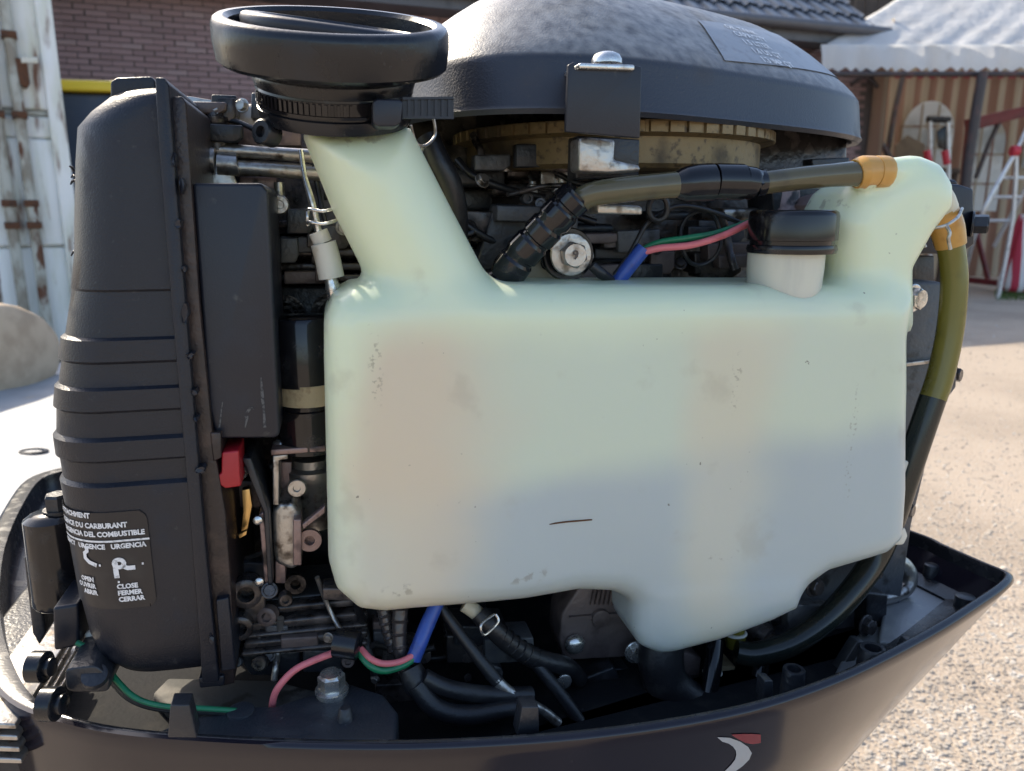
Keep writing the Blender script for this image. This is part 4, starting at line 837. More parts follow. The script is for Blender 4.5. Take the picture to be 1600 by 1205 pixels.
# ---- engine block behind everything
b = B(); b.box(300, 160, 1330, 1120, .20, .22); block = b.done('engine_block', 'cast_oily', motor, bevel=.01, label='oily dark engine block behind the tank')
def bp_(name, m, *prims, bevel=0.0008, parent=None, label=None):
    b = B()
    for p_ in prims:
        if p_[0] == 'box': b.box(*p_[1:])
        elif p_[0] == 'plate': b.plate(*p_[1:])
        elif p_[0] == 'tube': b.ptube(p_[1], p_[2])
        elif p_[0] == 'disc': b.plathe(p_[1], p_[2], p_[3])
    return b.done(name, m, parent or block, bevel=bevel, label=label)
bp_('head_rail', 'metal_worn', ('plate', [(288, 150), (300, 151), (420, 172), (420, 200), (288, 190)], .16, .05))
bp_('stud', 'cast_oily', ('disc', (340, 236, .125), UPV, [(0, 22), (22, 22), (24, 18), (34, 18), (36, 20), (50, 20), (52, 14), (66, 13), (70, 10)]), bevel=0)
bp_('fuel_rail', 'metal_worn', ('tube', [(296, 232, .12), (400, 238, .12), (520, 246, .12)], 10), bevel=0)
bp_('fuel_rail', 'metal_worn', ('tube', [(300, 248, .11), (325, 250, .11), (336, 251, .11)], 20), ('tube', [(340, 256, .115), (366, 258, .115), (372, 258, .115)], 17), ('tube', [(370, 262, .12), (440, 266, .12), (520, 272, .12)], 12), bevel=0)
bp_('round_boss', 'metal_worn', ('disc', (334, 292, .12), FR, [(0, 36), (12, 36), (14, 32)]), bevel=0)
bp_('bracket', 'metal_pink', ('box', 372, 195, 470, 228, .15, .03), ('box', 374, 276, 432, 300, .14, .03))
bp_('socket_screw', 'metal_worn', ('disc', (437, 320, .12), FR, [(0, 15), (10, 15), (12, 13), (12, 7), (6, 6)]), ('tube', [(436, 285, .13), (437, 305, .13), (437, 312, .13)], 8), bevel=0)
for i, y_ in enumerate((352, 374, 396, 418, 436)):
    bp_('cooling_rib', 'cast_oily', ('box', 415, y_ - 7, 770, y_ + 5, .135 + .004 * (i % 2), .06), bevel=.0015)
bp_('side_face', 'cast_dark', ('box', 425, 446, 760, 1000, .15, .06), bevel=.003)
for x_, y_ in ((446, 494), (520, 490)):
    for r_ in (33, 24, 15): bp_('ring', 'cast_oily', ('disc', (x_, y_, .148), FR, [(0, r_), (3 + (33 - r_) * .3, r_), (3 + (33 - r_) * .3, r_ - 3), (0, r_ - 3)]), bevel=0)
bp_('hose_stub', 'hose_black', ('tube', [(400, 300, .15), (402, 320, .15), (400, 340, .15)], 8), bevel=0)
# coil cylinder with felt band
coil = bp_('ignition_coil', 'gloss_black', ('disc', (484, 700, .075), UPV, [(0, 46), (66, 46), (68, 42), (102, 42), (104, 47), (200, 47), (206, 44), (208, 30)]), bevel=0, parent=motor, label='black cylinder beside the tank')
bp_('felt_band', 'felt', ('disc', (484, 626, .075), UPV, [(0, 44), (0, 48.5), (32, 48.5), (32, 44)]), bevel=0, parent=coil)
# check valve and its line
vl = bp_('check_valve', 'white_plastic', ('tube', [(497, 362, .06), (504, 378, .06), (505, 380, .06)], 15), ('tube', [(505, 380, .06), (512, 405, .06), (518, 434, .06)], 20), bevel=0, parent=motor, label='small white check valve in a thin line')
bp_('line', 'metal_bright', ('tube', [(470, 235, .07), (476, 275, .065), (486, 310, .06), (494, 345, .06), (498, 366, .06)], [4, 4, 5, 6, 6]), bevel=0, parent=vl)
bp_('nipple', 'metal_bright', ('tube', [(516, 432, .06), (520, 450, .06), (524, 470, .06)], [9, 12, 11]), bevel=0, parent=vl)
b = B()
for dy in (0, 20): b.ptube([(481, 330 + dy, .05), (484, 327 + dy, .043), (505, 330 + dy, .04), (527, 324 + dy, .045), (534, 320 + dy, .06)], 2.6, seg=8)
b.ptube([(481, 328, .05), (480, 340, .048), (481, 352, .05)], 2.8, seg=8); b.done('hose_clamp', 'metal_bright', vl)
# carburettor group
carb = bp_('carburettor', 'metal_worn', ('disc', (492, 800, .10), UPV, [(-20, 30), (0, 30), (4, 34), (56, 36), (60, 40), (74, 40), (78, 30), (90, 30)]), bevel=0, parent=motor, label='worn metal carburettor between silencer and tank')
bp_('top_plate', 'metal_pink', ('plate', [(423, 703), (508, 697), (508, 706), (423, 712)], .055, .05), parent=carb)
bp_('bracket', 'metal_worn', ('plate', [(426, 712), (450, 710), (450, 718), (436, 720), (436, 790), (426, 790)], .06, .03), parent=carb)
bp_('pillar', 'metal_pink', ('box', 436, 722, 456, 786, .09, .02), parent=carb)
bp_('screw', 'metal_bright', ('disc', (438, 702, .07), UPV, [(0, 11), (6, 12), (12, 10), (16, 5), (16.5, 1)]), bevel=0, parent=carb)
bp_('adjuster', 'metal_worn', ('disc', (464, 761, .062), FR, [(0, 15), (6, 15), (8, 13), (8, 6), (4, 5)]), bevel=0, parent=carb)
bp_('gasket_plate', 'metal_pink', ('plate', [(404, 805), (412, 800), (424, 912), (414, 918)], .048, .05), parent=carb)
bp_('gasket_plate', 'cast_dark', ('plate', [(378, 716), (392, 716), (420, 800), (426, 916), (419, 920), (412, 800)], .045, .05), parent=carb)
bp_('pump_body', 'metal_worn', ('plate', smoothpoly([(424, 800), (436, 786), (458, 786), (470, 800), (474, 880), (456, 892), (428, 880)]), .06, .05), bevel=.003, parent=carb)
bp_('pump_lug', 'metal_pink', ('box', 430, 876, 446, 912, .062, .02), ('box', 458, 812, 471, 884, .052, .02), parent=carb)
bp_('diagonal_link', 'metal_pink', ('plate', [(472, 820), (508, 790), (508, 802), (474, 828)], .05, .006), parent=carb)
bp_('lug', 'metal_pink', ('disc', (484, 842, .06), FR, [(0, 18), (8, 18), (8, 8), (0, 8)]), bevel=0, parent=carb)
for x_, y_ in ((403, 812), (405, 908)): bp_('screw', 'metal_bright', ('disc', (x_, y_, .044), FR, [(0, 7), (5, 7), (7, 4), (7.5, 1)]), bevel=0, parent=carb)
redp = bp_('choke_lever', 'red_plastic', ('plate', [(346, 707), (373, 704), (375, 746), (377, 760), (352, 764), (340, 756), (340, 742), (346, 740)], .026, .03), bevel=.0015, parent=motor, label='red plastic choke lever end')
bp_('pivot', 'metal_bright', ('disc', (378, 738, .05), Vector((1, -.6, 0)), [(-6, 10), (4, 10), (6, 8)]), bevel=0, parent=redp)
lk = bp_('brass_linkage', 'brass_sunlit', ('plate', [(343, 812), (352, 810), (371, 868), (370, 872), (360, 868)], .07, .006), ('plate', [(378, 766), (390, 764), (394, 790), (386, 832), (376, 838), (380, 800)], .075, .006), ('tube', [(341, 765, .06), (350, 782, .065), (356, 800, .07)], 3), ('tube', [(366, 866, .07), (369, 880, .07), (370, 886, .07)], 4), ('disc', (329, 782, .05), FR, [(0, 5), (5, 5), (6, 3)]), ('plate', [(372, 836), (386, 829), (385, 836), (374, 842)], .066, .004), bevel=.0005, parent=motor, label='brass throttle linkage with sun glints put into its colour')
# lower crankcase casting with ridges
for x_, y_, r_ in ((385, 926, 24), (375, 980, 20)): bp_('bolt_boss', 'cast_oily', ('disc', (x_, y_, .05), FR, [(-20, r_), (6, r_), (8, r_ - 3), (8, r_ * .55), (-12, r_ * .5)]), bevel=0)
for i, (y0, y1) in enumerate(((944, 956), (966, 980), (984, 992), (996, 1008), (1012, 1020))):
    bp_('casting_ridge', 'cast_oily', ('plate', [(392 - i * 4, y0 + 8), (575, y0 - 10), (575, y1 - 10), (392 - i * 4, y1 + 8)], .062 - .003 * i, .05), bevel=.002)
bp_('crankcase', 'cast_dark', ('plate', [(372, 940), (590, 920), (590, 1010), (372, 1030)], .072, .05), bevel=.002)
bp_('sump', 'cast_dark', ('plate', [(375, 1022), (470, 1014), (470, 1046), (455, 1056), (392, 1058), (378, 1040)], .06, .05), bevel=.003)
bp_('lug', 'cast_oily', ('disc', (462, 910, .07), FR, [(0, 16), (8, 16), (8, 8), (0, 7)]), bevel=0)
# centre top clutter
bp_('curved_hose', 'hose_black', ('tube', [(668, 215, .09), (684, 250, .085), (702, 285, .085), (712, 330, .09), (712, 380, .10)], 19), bevel=0, parent=motor, label='black curved hose behind the filler neck')
bp_('plate', 'cast_dark', ('plate', [(740, 420), (775, 318), (840, 322), (872, 352), (800, 430)], .115, .02), bevel=.002)
for i, (x0, y0, x1, y1) in enumerate(((705, 262, 790, 292), (790, 256, 900, 280), (716, 296, 770, 330), (770, 286, 842, 306), (712, 345, 760, 380), (716, 392, 760, 420), (870, 350, 960, 366), (905, 372, 1000, 392), (925, 402, 1010, 420), (1000, 372, 1060, 392), (1010, 330, 1080, 344), (1040, 410, 1160, 420), (920, 426, 1010, 440))):
    bp_('casting', 'cast_oily' if i % 2 else 'cast_dark', ('box', x0, y0, x1, y1, .14 + .012 * (i % 3), .06), bevel=.003)
for x_, y_, r_ in ((790, 258, 10), (879, 275, 11), (832, 300, 9), (868, 290, 7)): bp_('nut', 'metal_worn', ('disc', (x_, y_, .135), UPV, [(-10, r_), (10, r_), (12, r_ * .7), (20, r_ * .6)]), bevel=0)
bp_('terminal', 'metal_worn', ('box', 845, 268, 868, 296, .13, .02), bevel=.001)
for pts in ([(715, 250, .13), (740, 275, .12), (790, 295, .12), (850, 310, .125)], [(705, 330, .12), (730, 352, .115), (760, 372, .115), (780, 380, .12)], [(820, 330, .12), (870, 330, .12), (930, 348, .12)]): bp_('cable', 'hose_black', ('tube', pts, 6), bevel=0)
# large bolt marked 9
bolt9 = bp_('bolt_boss', 'cream', ('disc', (872, 418, .12), FR, [(-20, 48), (14, 46), (20, 40)]), ('plate', [(815, 440), (835, 400), (870, 380), (900, 400), (925, 445)], .11, .03), bevel=.001, parent=motor, label='cream boss carrying the large stamped bolt')
b = B(); b.plathe((889, 398, .062), FR, [(-22, 40), (-6, 42), (0, 40)], 40); b.done('rubber_washer', 'rubber', bolt9)
b = B(); b.plathe((892, 398, .054), FR, [(-4, 32), (0, 33.5), (3, 32), (4, 26)], 40); b.done('steel_washer', 'metal_worn', bolt9, ang=30); b = B(); b.bolt((894, 398, .052), 21, washer=False, head=.6); b.done('bolt_head', 'metal_worn', bolt9, ang=30)
def stamp(s_, c_, size_px, m, par, rot=0.0):
    p_ = P(*c_); k_ = mpp(p_) * size_px; tv_, tf_ = text_geo(s_, k_, .0002, 'CENTER'); cr_, sr_ = math.cos(rot), math.sin(rot)
    pyobj('stamped_mark', [p_ + Vector((x_ * cr_ - (y_ - k_ * .35) * sr_, 0, x_ * sr_ + (y_ - k_ * .35) * cr_)) for x_, y_ in tv_], tf_, m, par, smooth=False)
stamp('9', (900, 398, .0435), 20, 'cast_oily', bolt9, .1)
b = B(); b.ptube([(925, 415, .05), (940, 428, .05), (956, 438, .055)], [8, 9, 6]); b.done('cable_lug', 'hose_black', bolt9)
# wiring at the top
w1 = bp_('wire', 'wire_green', ('tube', [(1000, 392, .06), (1030, 379, .055), (1075, 372, .05), (1120, 364, .05), (1175, 345, .055)], 5), bevel=0, parent=motor, label='green wire crossing to the small filler cap')
bp_('wire', 'wire_pink', ('tube', [(1000, 396, .055), (1030, 388, .05), (1080, 383, .045), (1130, 368, .045), (1178, 345, .05)], 5.5), bevel=0, parent=motor, label='pink wire crossing to the small filler cap')
bp_('wire_sheath', 'sheath_blue', ('tube', [(962, 445, .06), (982, 418, .058), (1006, 388, .056)], [11, 12, 12]), bevel=0, parent=motor, label='blue wire sheath behind the tank top')
b = B(); pc = P(1095, 372, .075); kk = mpp(pc); b.tube([pc + Vector((math.cos(a) * 34 * kk, .002 * math.sin(3 * a), math.sin(a) * 42 * kk)) for a in [6.2832 * i / 20 for i in range(21)]], 3.2 * kk, seg=8, sub=3); b.done('wire_loop', 'hose_black', motor, label='black looped cable')
bp_('wire', 'hose_black', ('tube', [(960, 430, .06), (985, 395, .062), (1010, 350, .064), (1030, 335, .066), (1062, 322, .068), (1110, 330, .07), (1165, 352, .07)], 4), bevel=0, parent=motor, label='thin black wire')
b = B(); pc = P(1028, 325, .06); b.tube([pc + Vector((math.cos(a) * 15 * kk, 0, math.sin(a) * 18 * kk)) for a in [6.2832 * i / 16 for i in range(17)]], 4.5 * kk, seg=8, sub=2); b.done('cable_ring', 'hose_black', motor, label='black cable ring')
bp_('pump_elbow', 'cast_dark', ('plate', smoothpoly([(1205, 290), (1240, 285), (1300, 300), (1320, 345), (1210, 345)]), .12, .04), bevel=.003)
bp_('sunlit_boss', 'metal_pink', ('disc', (1222, 345, .13), UPV, [(0, 40), (10, 34), (20, 26), (52, 24)]), ('disc', (1262, 320, .12), Vector((-.3, -.2, 1)), [(-20, 26), (8, 26), (14, 18), (15, 2)]), bevel=0)
bp_('casting', 'metal_worn', ('box', 1130, 325, 1190, 345, .14, .04), bevel=.003)

# ---- hoses on top of the tank
h1 = bp_('hose', 'brown_hose', ('tube', [(1345, 271, .018), (1300, 274, .018), (1240, 280, .018), (1185, 287, .018)], [20, 18, 18, 18]), bevel=0, parent=motor, label='brown translucent hose from the joiner to the orange end')
bp_('orange_end', 'orange_hose', ('tube', [(1336, 272, .018), (1346, 270, .018), (1358, 269, .018), (1366, 269, .018)], [22, 26, 25, 24]), ('tube', [(1366, 269, .018), (1378, 269, .018), (1386, 269, .018)], [25, 25, 24]), bevel=0, parent=h1, label='orange hose end on the tank')
bp_('joiner', 'gloss_black', ('tube', [(1192, 286, .018), (1178, 287, .018), (1176, 287, .018), (1160, 285, .018)], [20, 22, 25, 26]), ('tube', [(1159, 285, .018), (1115, 284, .018)], 28), ('tube', [(1112, 285, .018), (1090, 286, .018), (1070, 288, .018), (1055, 289, .018)], [29, 29, 27, 20]), bevel=0, parent=h1, label='black hose joiner')
h2 = bp_('hose', 'brown_hose', ('tube', [(1070, 288, .018), (1030, 291, .018), (970, 297, .018), (925, 304, .022), (900, 318, .028)], [21, 20, 20, 19, 19]), bevel=0, parent=motor, label='brown translucent hose left of the joiner')
pts = [(905, 302, .026), (885, 322, .03), (862, 347, .034), (838, 372, .040), (812, 400, .045), (792, 428, .050), (780, 452, .055)]
qs = [Vector(p_) for p_ in pts]; pp, rr_ = [], []
for i in range(len(qs) - 1):
    for k_ in range(8):
        t = (i * 8 + k_) / ((len(qs) - 1) * 8); u_ = (t * 6.0) % 1.0; pp.append(tuple(qs[i].lerp(qs[i + 1], k_ / 8))); rr_.append(28.5 if u_ > .14 else 25.5)
b = B(); b.ptube(pp, rr_, seg=28, sub=1); slv = b.done('sleeve', 'gloss_black', h2, ang=30, label='glossy black ribbed sleeve')
# right hose, down from the riser
h3 = bp_('hose', 'olive_hose', ('tube', [(1478, 352, .045), (1488, 400, .044), (1491, 450, .042), (1484, 520, .04), (1470, 585, .038), (1458, 622, .037)], [20, 20, 20, 20, 20, 20]), bevel=0, parent=motor, label='olive translucent hose at the right of the tank')
bp_('oil_filled_end', 'oil_hose', ('tube', [(1458, 621, .037), (1438, 680, .036), (1416, 745, .036), (1394, 810, .038), (1370, 868, .04), (1335, 920, .035), (1290, 968, .03), (1235, 1006, .026), (1180, 1022, .026), (1150, 1018, .03)], [20, 20, 20, 20, 20, 20, 19, 19, 19, 18]), bevel=0, parent=h3, label='dark oil filled lower run of the hose')
bp_('orange_end', 'orange_hose', ('tube', [(1464, 322, .045), (1472, 338, .045), (1480, 358, .045), (1486, 385, .044)], [26, 26, 25, 22]), bevel=0, parent=h3)
bp_('cream_band', 'cream', ('tube', [(1458, 306, .045), (1464, 318, .045), (1470, 332, .045)], [26, 27, 26]), bevel=0, parent=h3)
b = B(); b.ptube([(1442, 352, .034), (1458, 356, .022), (1478, 352, .018), (1496, 340, .024), (1503, 326, .04)], 2.6, seg=8); b.ptube([(1478, 352, .018), (1484, 364, .016), (1482, 374, .016), (1485, 390, .016)], 2.8, seg=8)
b.ptube([(1446, 366, .03), (1432, 374, .03), (1428, 386, .03), (1436, 388, .03), (1444, 376, .03), (1438, 368, .03), (1446, 386, .03)], 2.6, seg=8); b.done('spring_clip', 'metal_worn', h3)

# ---- right side of the engine
rt = bp_('exhaust_cover', 'cast_grey', ('plate', [(1405, 440), (1470, 440), (1488, 455), (1499, 560), (1496, 606), (1470, 640), (1426, 820), (1400, 1000), (1180, 1068), (1180, 900), (1400, 780)], .075, .06), bevel=.003, parent=motor, label='dark grey cover at the right of the engine')
bp_('cover_lip', 'metal_worn', ('plate', [(1408, 568), (1472, 560), (1472, 566), (1408, 574)], .07, .01), parent=rt, bevel=.0005)
bp_('upper_box', 'plastic_smooth', ('plate', [(1440, 286), (1500, 288), (1522, 295), (1524, 382), (1500, 398), (1420, 396)], .09, .06), ('plate', [(1440, 278), (1495, 281), (1500, 290), (1440, 288)], .10, .05), bevel=.003, parent=rt)
bp_('slot_bracket', 'cast_dark', ('plate', [(1406, 400), (1460, 400), (1460, 445), (1406, 445)], .11, .03), ('box', 1424, 404, 1432, 432, .10, .02), parent=rt)
def bolt_part(c_, r_, m, par, ax_=FR, **kw): b = B(); b.bolt(c_, r_, ax_, **kw); return b.done('bolt', m, par, ang=30)
bolt_part((1425, 466, .066), 17, 'metal_bright', rt, Vector((.3, -1, 0))); bolt_part((1518, 350, .09), 15, 'cast_dark', rt, Vector((1, -.9, 0)), head=1.3)
for c_, r_ in (((1490, 585, .085), 11), ((1416, 796, .075), 11), ((1412, 690, .075), 9)): bolt_part(c_, r_, 'cast_oily', rt, Vector((.6, -1, 0)))
for c_, r_ in (((1270, 916, .05), 13), ((1365, 893, .055), 11), ((1352, 977, .05), 13), ((1292, 1068, .05), 11)): bolt_part(c_, r_, 'cast_oily', rt, Vector((.35, -1, .1)))
bp_('seam', 'metal_worn', ('plate', [(1262, 1012), (1316, 994), (1316, 996), (1262, 1014)], .0745, .002), parent=rt, bevel=0)
bp_('foot', 'cast_dark', ('plate', [(1355, 925), (1388, 930), (1386, 985), (1352, 1000)], .06, .03), parent=rt, bevel=.002)
bp_('stay', 'floor_metal', ('plate', [(1304, 1060), (1340, 1003), (1350, 1003), (1320, 1068)], .02, .01), parent=rt, bevel=.001)
bp_('steel_pipe', 'metal_worn', ('tube', [(1378, 870, .09), (1405, 876, .09), (1422, 895, .088), (1418, 918, .085), (1395, 932, .08), (1366, 938, .075)], 10.5), bevel=0, parent=motor, label='bent steel pipe above the cowling floor')

# ---- below the tank
pl = bp_('regulator_plate', 'brown_plate', ('plate', [(905, 918), (995, 915), (1010, 960), (1008, 1026), (882, 1033), (874, 1000), (878, 960)], .055, .03), bevel=.002, parent=motor, label='brown finned regulator plate under the tank')
b = B()
for i in range(9): x_ = 928 + i * 7; b.plate([(x_, 922), (x_ + 3, 922), (x_ - 2, 946), (x_ - 5, 946)], .052, .005)
b.done('fin', 'brown_plate', pl)
bp_('hub', 'brown_plate', ('disc', (938, 965, .054), FR, [(0, 15), (5, 14), (6, 10)]), ('plate', [(890, 965), (925, 962), (925, 967), (890, 967)], .052, .004), ('plate', [(950, 960), (992, 958), (992, 965), (950, 966)], .052, .004), bevel=0, parent=pl)
bp_('screw', 'metal_bright', ('disc', (898, 1006, .053), FR, [(0, 16), (4, 16), (9, 12), (12, 5), (12, 1)]), bevel=0, parent=pl)
bb_ = bolt_part((993, 1018, .045), 14, 'metal_bright', pl); stamp('5', (996, 1018, .0375), 12, 'metal_worn', pl)
bp_('hose', 'hose_black', ('tube', [(1035, 990, .04), (1032, 1030, .035), (1042, 1068, .03), (1075, 1095, .025), (1110, 1112, .02)], [36, 36, 35, 32, 28]), bevel=0, parent=motor, label='thick dark hose under the tank lobe')
fh = bp_('hose', 'hose_black', ('tube', [(748, 958, .035), (768, 980, .03), (800, 1008, .03), (840, 1030, .032), (885, 1042, .036), (905, 1062, .045)], [15, 16, 16, 16, 15, 14]), bevel=0, parent=motor, label='braided black fuel hose with spring clamp')
bp_('hose_stub', 'cream', ('tube', [(725, 944, .04), (740, 954, .038), (750, 962, .036)], 12), bevel=0, parent=fh)
b = B(); b.ptube([(772, 960, .02), (752, 976, .012), (757, 992, .012), (778, 972, .018), (774, 960, .02)], 2.2, seg=8); b.done('spring_clamp', 'metal_bright', fh)
for i, (x_, y_, v_) in enumerate(((782, 992, .03), (792, 1000, .03), (802, 1008, .03), (812, 1015, .03), (822, 1021, .031), (833, 1027, .032), (845, 1032, .033))):
    d_ = (P(x_ + 10, y_ + 7, v_) - P(x_, y_, v_)).normalized(); p_ = P(x_, y_, v_); k_ = mpp(p_); b = B(); b.lathe(p_, d_, [(-1.6 * k_, 15 * k_), (0, 17.2 * k_), (1.6 * k_, 15 * k_)], 20); b.done('braid_ring', 'hose_black', fh)
bp_('control_rod', 'metal_worn', ('tube', [(775, 1062, .012), (790, 1078, .01), (820, 1096, .008), (850, 1112, .008), (872, 1130, .008)], [9, 10, 9, 8, 8]), bevel=0, parent=bp_('control_cable', 'hose_black', ('tube', [(690, 950, .035), (715, 985, .028), (745, 1025, .02), (778, 1066, .012)], [8, 9, 10, 11]), bevel=0, parent=motor, label='control cable with bright rod end'), label='bright rod end')
bp_('control_cable', 'hose_black', ('tube', [(835, 1035, .03), (860, 1065, .024), (888, 1102, .016), (914, 1140, .008)], [9, 11, 11, 10]), bevel=0, parent=motor, label='straight black control cable')
bp_('hose', 'hose_black', ('tube', [(662, 1058, .01), (700, 1076, .008), (760, 1086, .008), (830, 1086, .012)], [14, 14, 14, 13]), bevel=0, parent=motor, label='upper of two black hoses above the cowling edge')
bp_('hose', 'hose_black', ('tube', [(650, 1070, .008), (680, 1106, .002), (730, 1118, 0), (790, 1108, .002), (826, 1104, .004)], [15, 16, 16, 14, 13]), bevel=0, parent=motor, label='lower of two black hoses above the cowling edge')
bp_('wire_sheath', 'sheath_blue', ('tube', [(684, 940, .03), (668, 975, .025), (656, 1005, .02), (646, 1030, .018)], [11, 12, 12, 12]), bevel=0, parent=motor, label='blue wire sheath hanging below the tank')
bp_('wire', 'wire_pink', ('tube', [(646, 1024, .016), (625, 1034, .014), (600, 1037, .012), (580, 1030, .013), (564, 1014, .02)], 5), bevel=0, parent=motor, label='pink wire curving from the lower blue sheath')
bp_('wire', 'wire_green', ('tube', [(650, 1026, .016), (630, 1040, .014), (600, 1048, .012), (578, 1040, .012), (560, 1018, .02)], 5.5), bevel=0, parent=motor, label='green wire curving from the lower blue sheath')
bp_('wire', 'wire_pink', ('tube', [(528, 1018, .02), (495, 1030, .018), (462, 1046, .014), (438, 1070, .012), (427, 1092, .014), (424, 1125, .02)], 5.5), bevel=0, parent=motor, label='pink wire dropping into the cowling')
bp_('wire_clip', 'rubber', ('disc', (538, 1006, .02), Vector((1, -.35, -.1)), [(-14, 22), (22, 22), (24, 19)]), bevel=0, parent=motor, label='black wire clip')
for pts, r_ in (([(598, 950, .04), (606, 985, .036), (616, 1015, .032)], 10), ([(626, 950, .035), (624, 990, .03), (628, 1030, .025), (640, 1062, .02)], 12)):
    cd_ = bp_('conduit', 'cast_oily', ('tube', pts, r_), bevel=0, parent=motor, label='oily corrugated conduit')
    for i in range(7):
        t = i / 6; q_ = [Vector(p_) for p_ in pts]; f__ = t * (len(q_) - 1); a_ = q_[min(int(f__), len(q_) - 2)]; c_ = q_[min(int(f__), len(q_) - 2) + 1]; m_ = a_.lerp(c_, f__ - min(int(f__), len(q_) - 2)); p_ = P(*m_); k_ = mpp(p_)
        b = B(); b.lathe(p_, (P(*c_) - P(*a_)).normalized(), [(-2.5 * k_, r_ * k_), (0, r_ * 1.16 * k_), (2.5 * k_, r_ * k_)], 18); b.done('conduit_ring', 'cast_oily', cd_)
bp_('junction', 'hose_black', ('disc', (648, 1060, .015), Vector((.4, -.5, -1)), [(-18, 18), (10, 22), (22, 18)]), bevel=0, parent=motor, label='black junction of the lower hoses')
bp_('plug_disc', 'metal_bright', ('disc', (881, 1064, .03), FR, [(0, 12), (3, 12), (4, 10)]), bevel=0)
bp_('bracket', 'cast_dark', ('plate', [(915, 1060), (960, 1042), (975, 1070), (930, 1090)], .05, .03), bevel=.002); bp_('bracket', 'cast_dark', ('plate', [(960, 1040), (1010, 1030), (1020, 1110), (940, 1110)], .07, .03), bevel=.002)
bp_('plug', 'cast_dark', ('disc', (908, 1118, .02), FR, [(0, 12), (4, 12), (4, 7)]), bevel=0)
fit = bp_('drain_fitting', 'olive_hose', ('disc', (1148, 1006, .045), UPV, [(-4, 14), (18, 17), (20, 14), (40, 13)]), bevel=0, parent=motor, label='olive outlet fitting under the tank')
b = B(); b.plathe((1148, 990, .045), UPV, [(0, 17), (2, 19), (4, 17)], 28); b.done('ring', 'white_plastic', fit)
for x_, v_, yb in ((1110, .03, 1092), (1184, .035, 1090)):
    h_o = bp_('hose', 'gloss_black', ('tube', [(x_ + 6, 1000, v_ + .01), (x_ + 4, 1040, v_), (x_ - 4, yb, v_ - .01)], 14), bevel=0, parent=motor, label='short black hose with pale ring ' + ('beside the brown blocks' if x_ < 1150 else 'right of the outlet fitting'))
    b = B(); b.plathe((x_ + 3, 1052, v_), UPV, [(0, 14), (1.5, 15.5), (3, 14)], 28); b.done('ring', 'white_plastic', h_o)
bp_('rubber_block', 'brown_plate', ('plate', [(1062, 1018), (1096, 1028), (1088, 1092), (1066, 1078)], .04, .02), bevel=.001, parent=motor, label='brown block under the tank lobe')
bp_('rubber_block', 'felt', ('plate', [(1126, 1040), (1150, 1042), (1136, 1082), (1118, 1100), (1108, 1100)], .04, .02), bevel=.001, parent=motor, label='tan block beside the short hose')
bp_('plug', 'cast_oily', ('disc', (1186, 985, .06), Vector((.5, -1, -.3)), [(-10, 24), (4, 24), (6, 20), (18, 18), (20, 12), (30, 12)]), bevel=0)

# ---- front corner: mount plate, bolts, latch
b = B(); f_ = [PZ(x_, y_, ZR - .004) for x_, y_ in ((224, 1150), (300, 1120), (365, 1102), (430, 1102), (478, 1086), (545, 1066), (600, 1084), (622, 1112), (618, 1158), (400, 1156))]; b.poly(f_, [p_ - Vector((0, 0, .03)) for p_ in f_])
mp_ = b.done('mount_plate', 'mount_paint', motor, bevel=.003, label='blue black cast plate behind the front rim')
def onplate(x_, y_): return PZ(x_, y_, ZR - .004)
p_ = onplate(519, 1084); k = mpp(p_); b = B(); b.lathe(p_, UPV, [(q * k, r_ * k) for q, r_ in ((-4, 24), (3, 24), (4, 26), (9, 26), (11, 22))], 32); b.lathe(p_, UPV, [(q * k, r_ * k) for q, r_ in ((8, 21), (32, 21), (36, 17.5))], 6, tw=.3); b.lathe(p_, UPV, [(q * k, r_ * k) for q, r_ in ((34, 17), (36.6, 16.5))], 24); bo_ = b.done('bolt', 'metal_bright', mp_, ang=30)
b = B(); b.lathe(onplate(540, 1124), UPV, [(q * k, r_ * k) for q, r_ in ((-4, 14), (0, 12), (18, 9), (20, 7))], 20); b.done('peg', 'cast_dark', mp_)
b = B(); b.lathe(onplate(376, 1112), UPV, [(q * k, r_ * k) for q, r_ in ((-4, 21), (3, 20), (4, 17))], 28); b.done('boss', 'mount_paint', mp_)
cyl_ = bp_('trim_cylinder', 'gloss_black', ('disc', (98, 940, .10), UPV, [(0, 38), (6, 42), (20, 40), (140, 38), (146, 30), (150, 22)]), bevel=0, parent=motor, label='black upright cylinder with hex cap in the left corner')
b = B(); b.plathe((92, 800, .10), UPV, [(-4, 20), (3, 22), (6, 22)], 24); b.plathe((92, 794, .10), UPV, [(0, 19), (20, 19), (24, 16)], 6); b.done('hex_cap', 'cast_dark', cyl_, ang=30)
b = B(); b.plathe((93, 806, .10), UPV, [(0, 21), (2, 22.5), (4, 21)], 28); b.done('ring', 'metal_bright', cyl_)
bp_('latch_block', 'plastic_smooth', ('plate', [(82, 950), (122, 944), (124, 1010), (84, 1018)], .05, .04), bevel=.002, parent=motor, label='black latch block in the left corner')
for pts, v_ in (([(36, 870), (52, 868), (72, 990), (60, 1010), (50, 990)], .10), ([(50, 900), (60, 896), (66, 960), (58, 970)], .12)): bp_('latch_lever', 'cast_dark', ('plate', pts, v_, .02), bevel=.002, parent=motor, label='dark lever along the left rim')
for (x_, y_, r_) in ((66, 1042, 24), (84, 1100, 26)):
    lt = bp_('grommet', 'rubber', ('disc', (x_, y_, .03 if y_ < 1080 else .008), Vector((1, -.25, 0)), [(-16, r_), (6, r_), (8, r_ - 3), (8, r_ * .6), (16, r_ * .6), (18, r_ * .45)]), bevel=0, parent=motor, label=('upper' if y_ < 1080 else 'lower') + ' black grommet along the left rim')
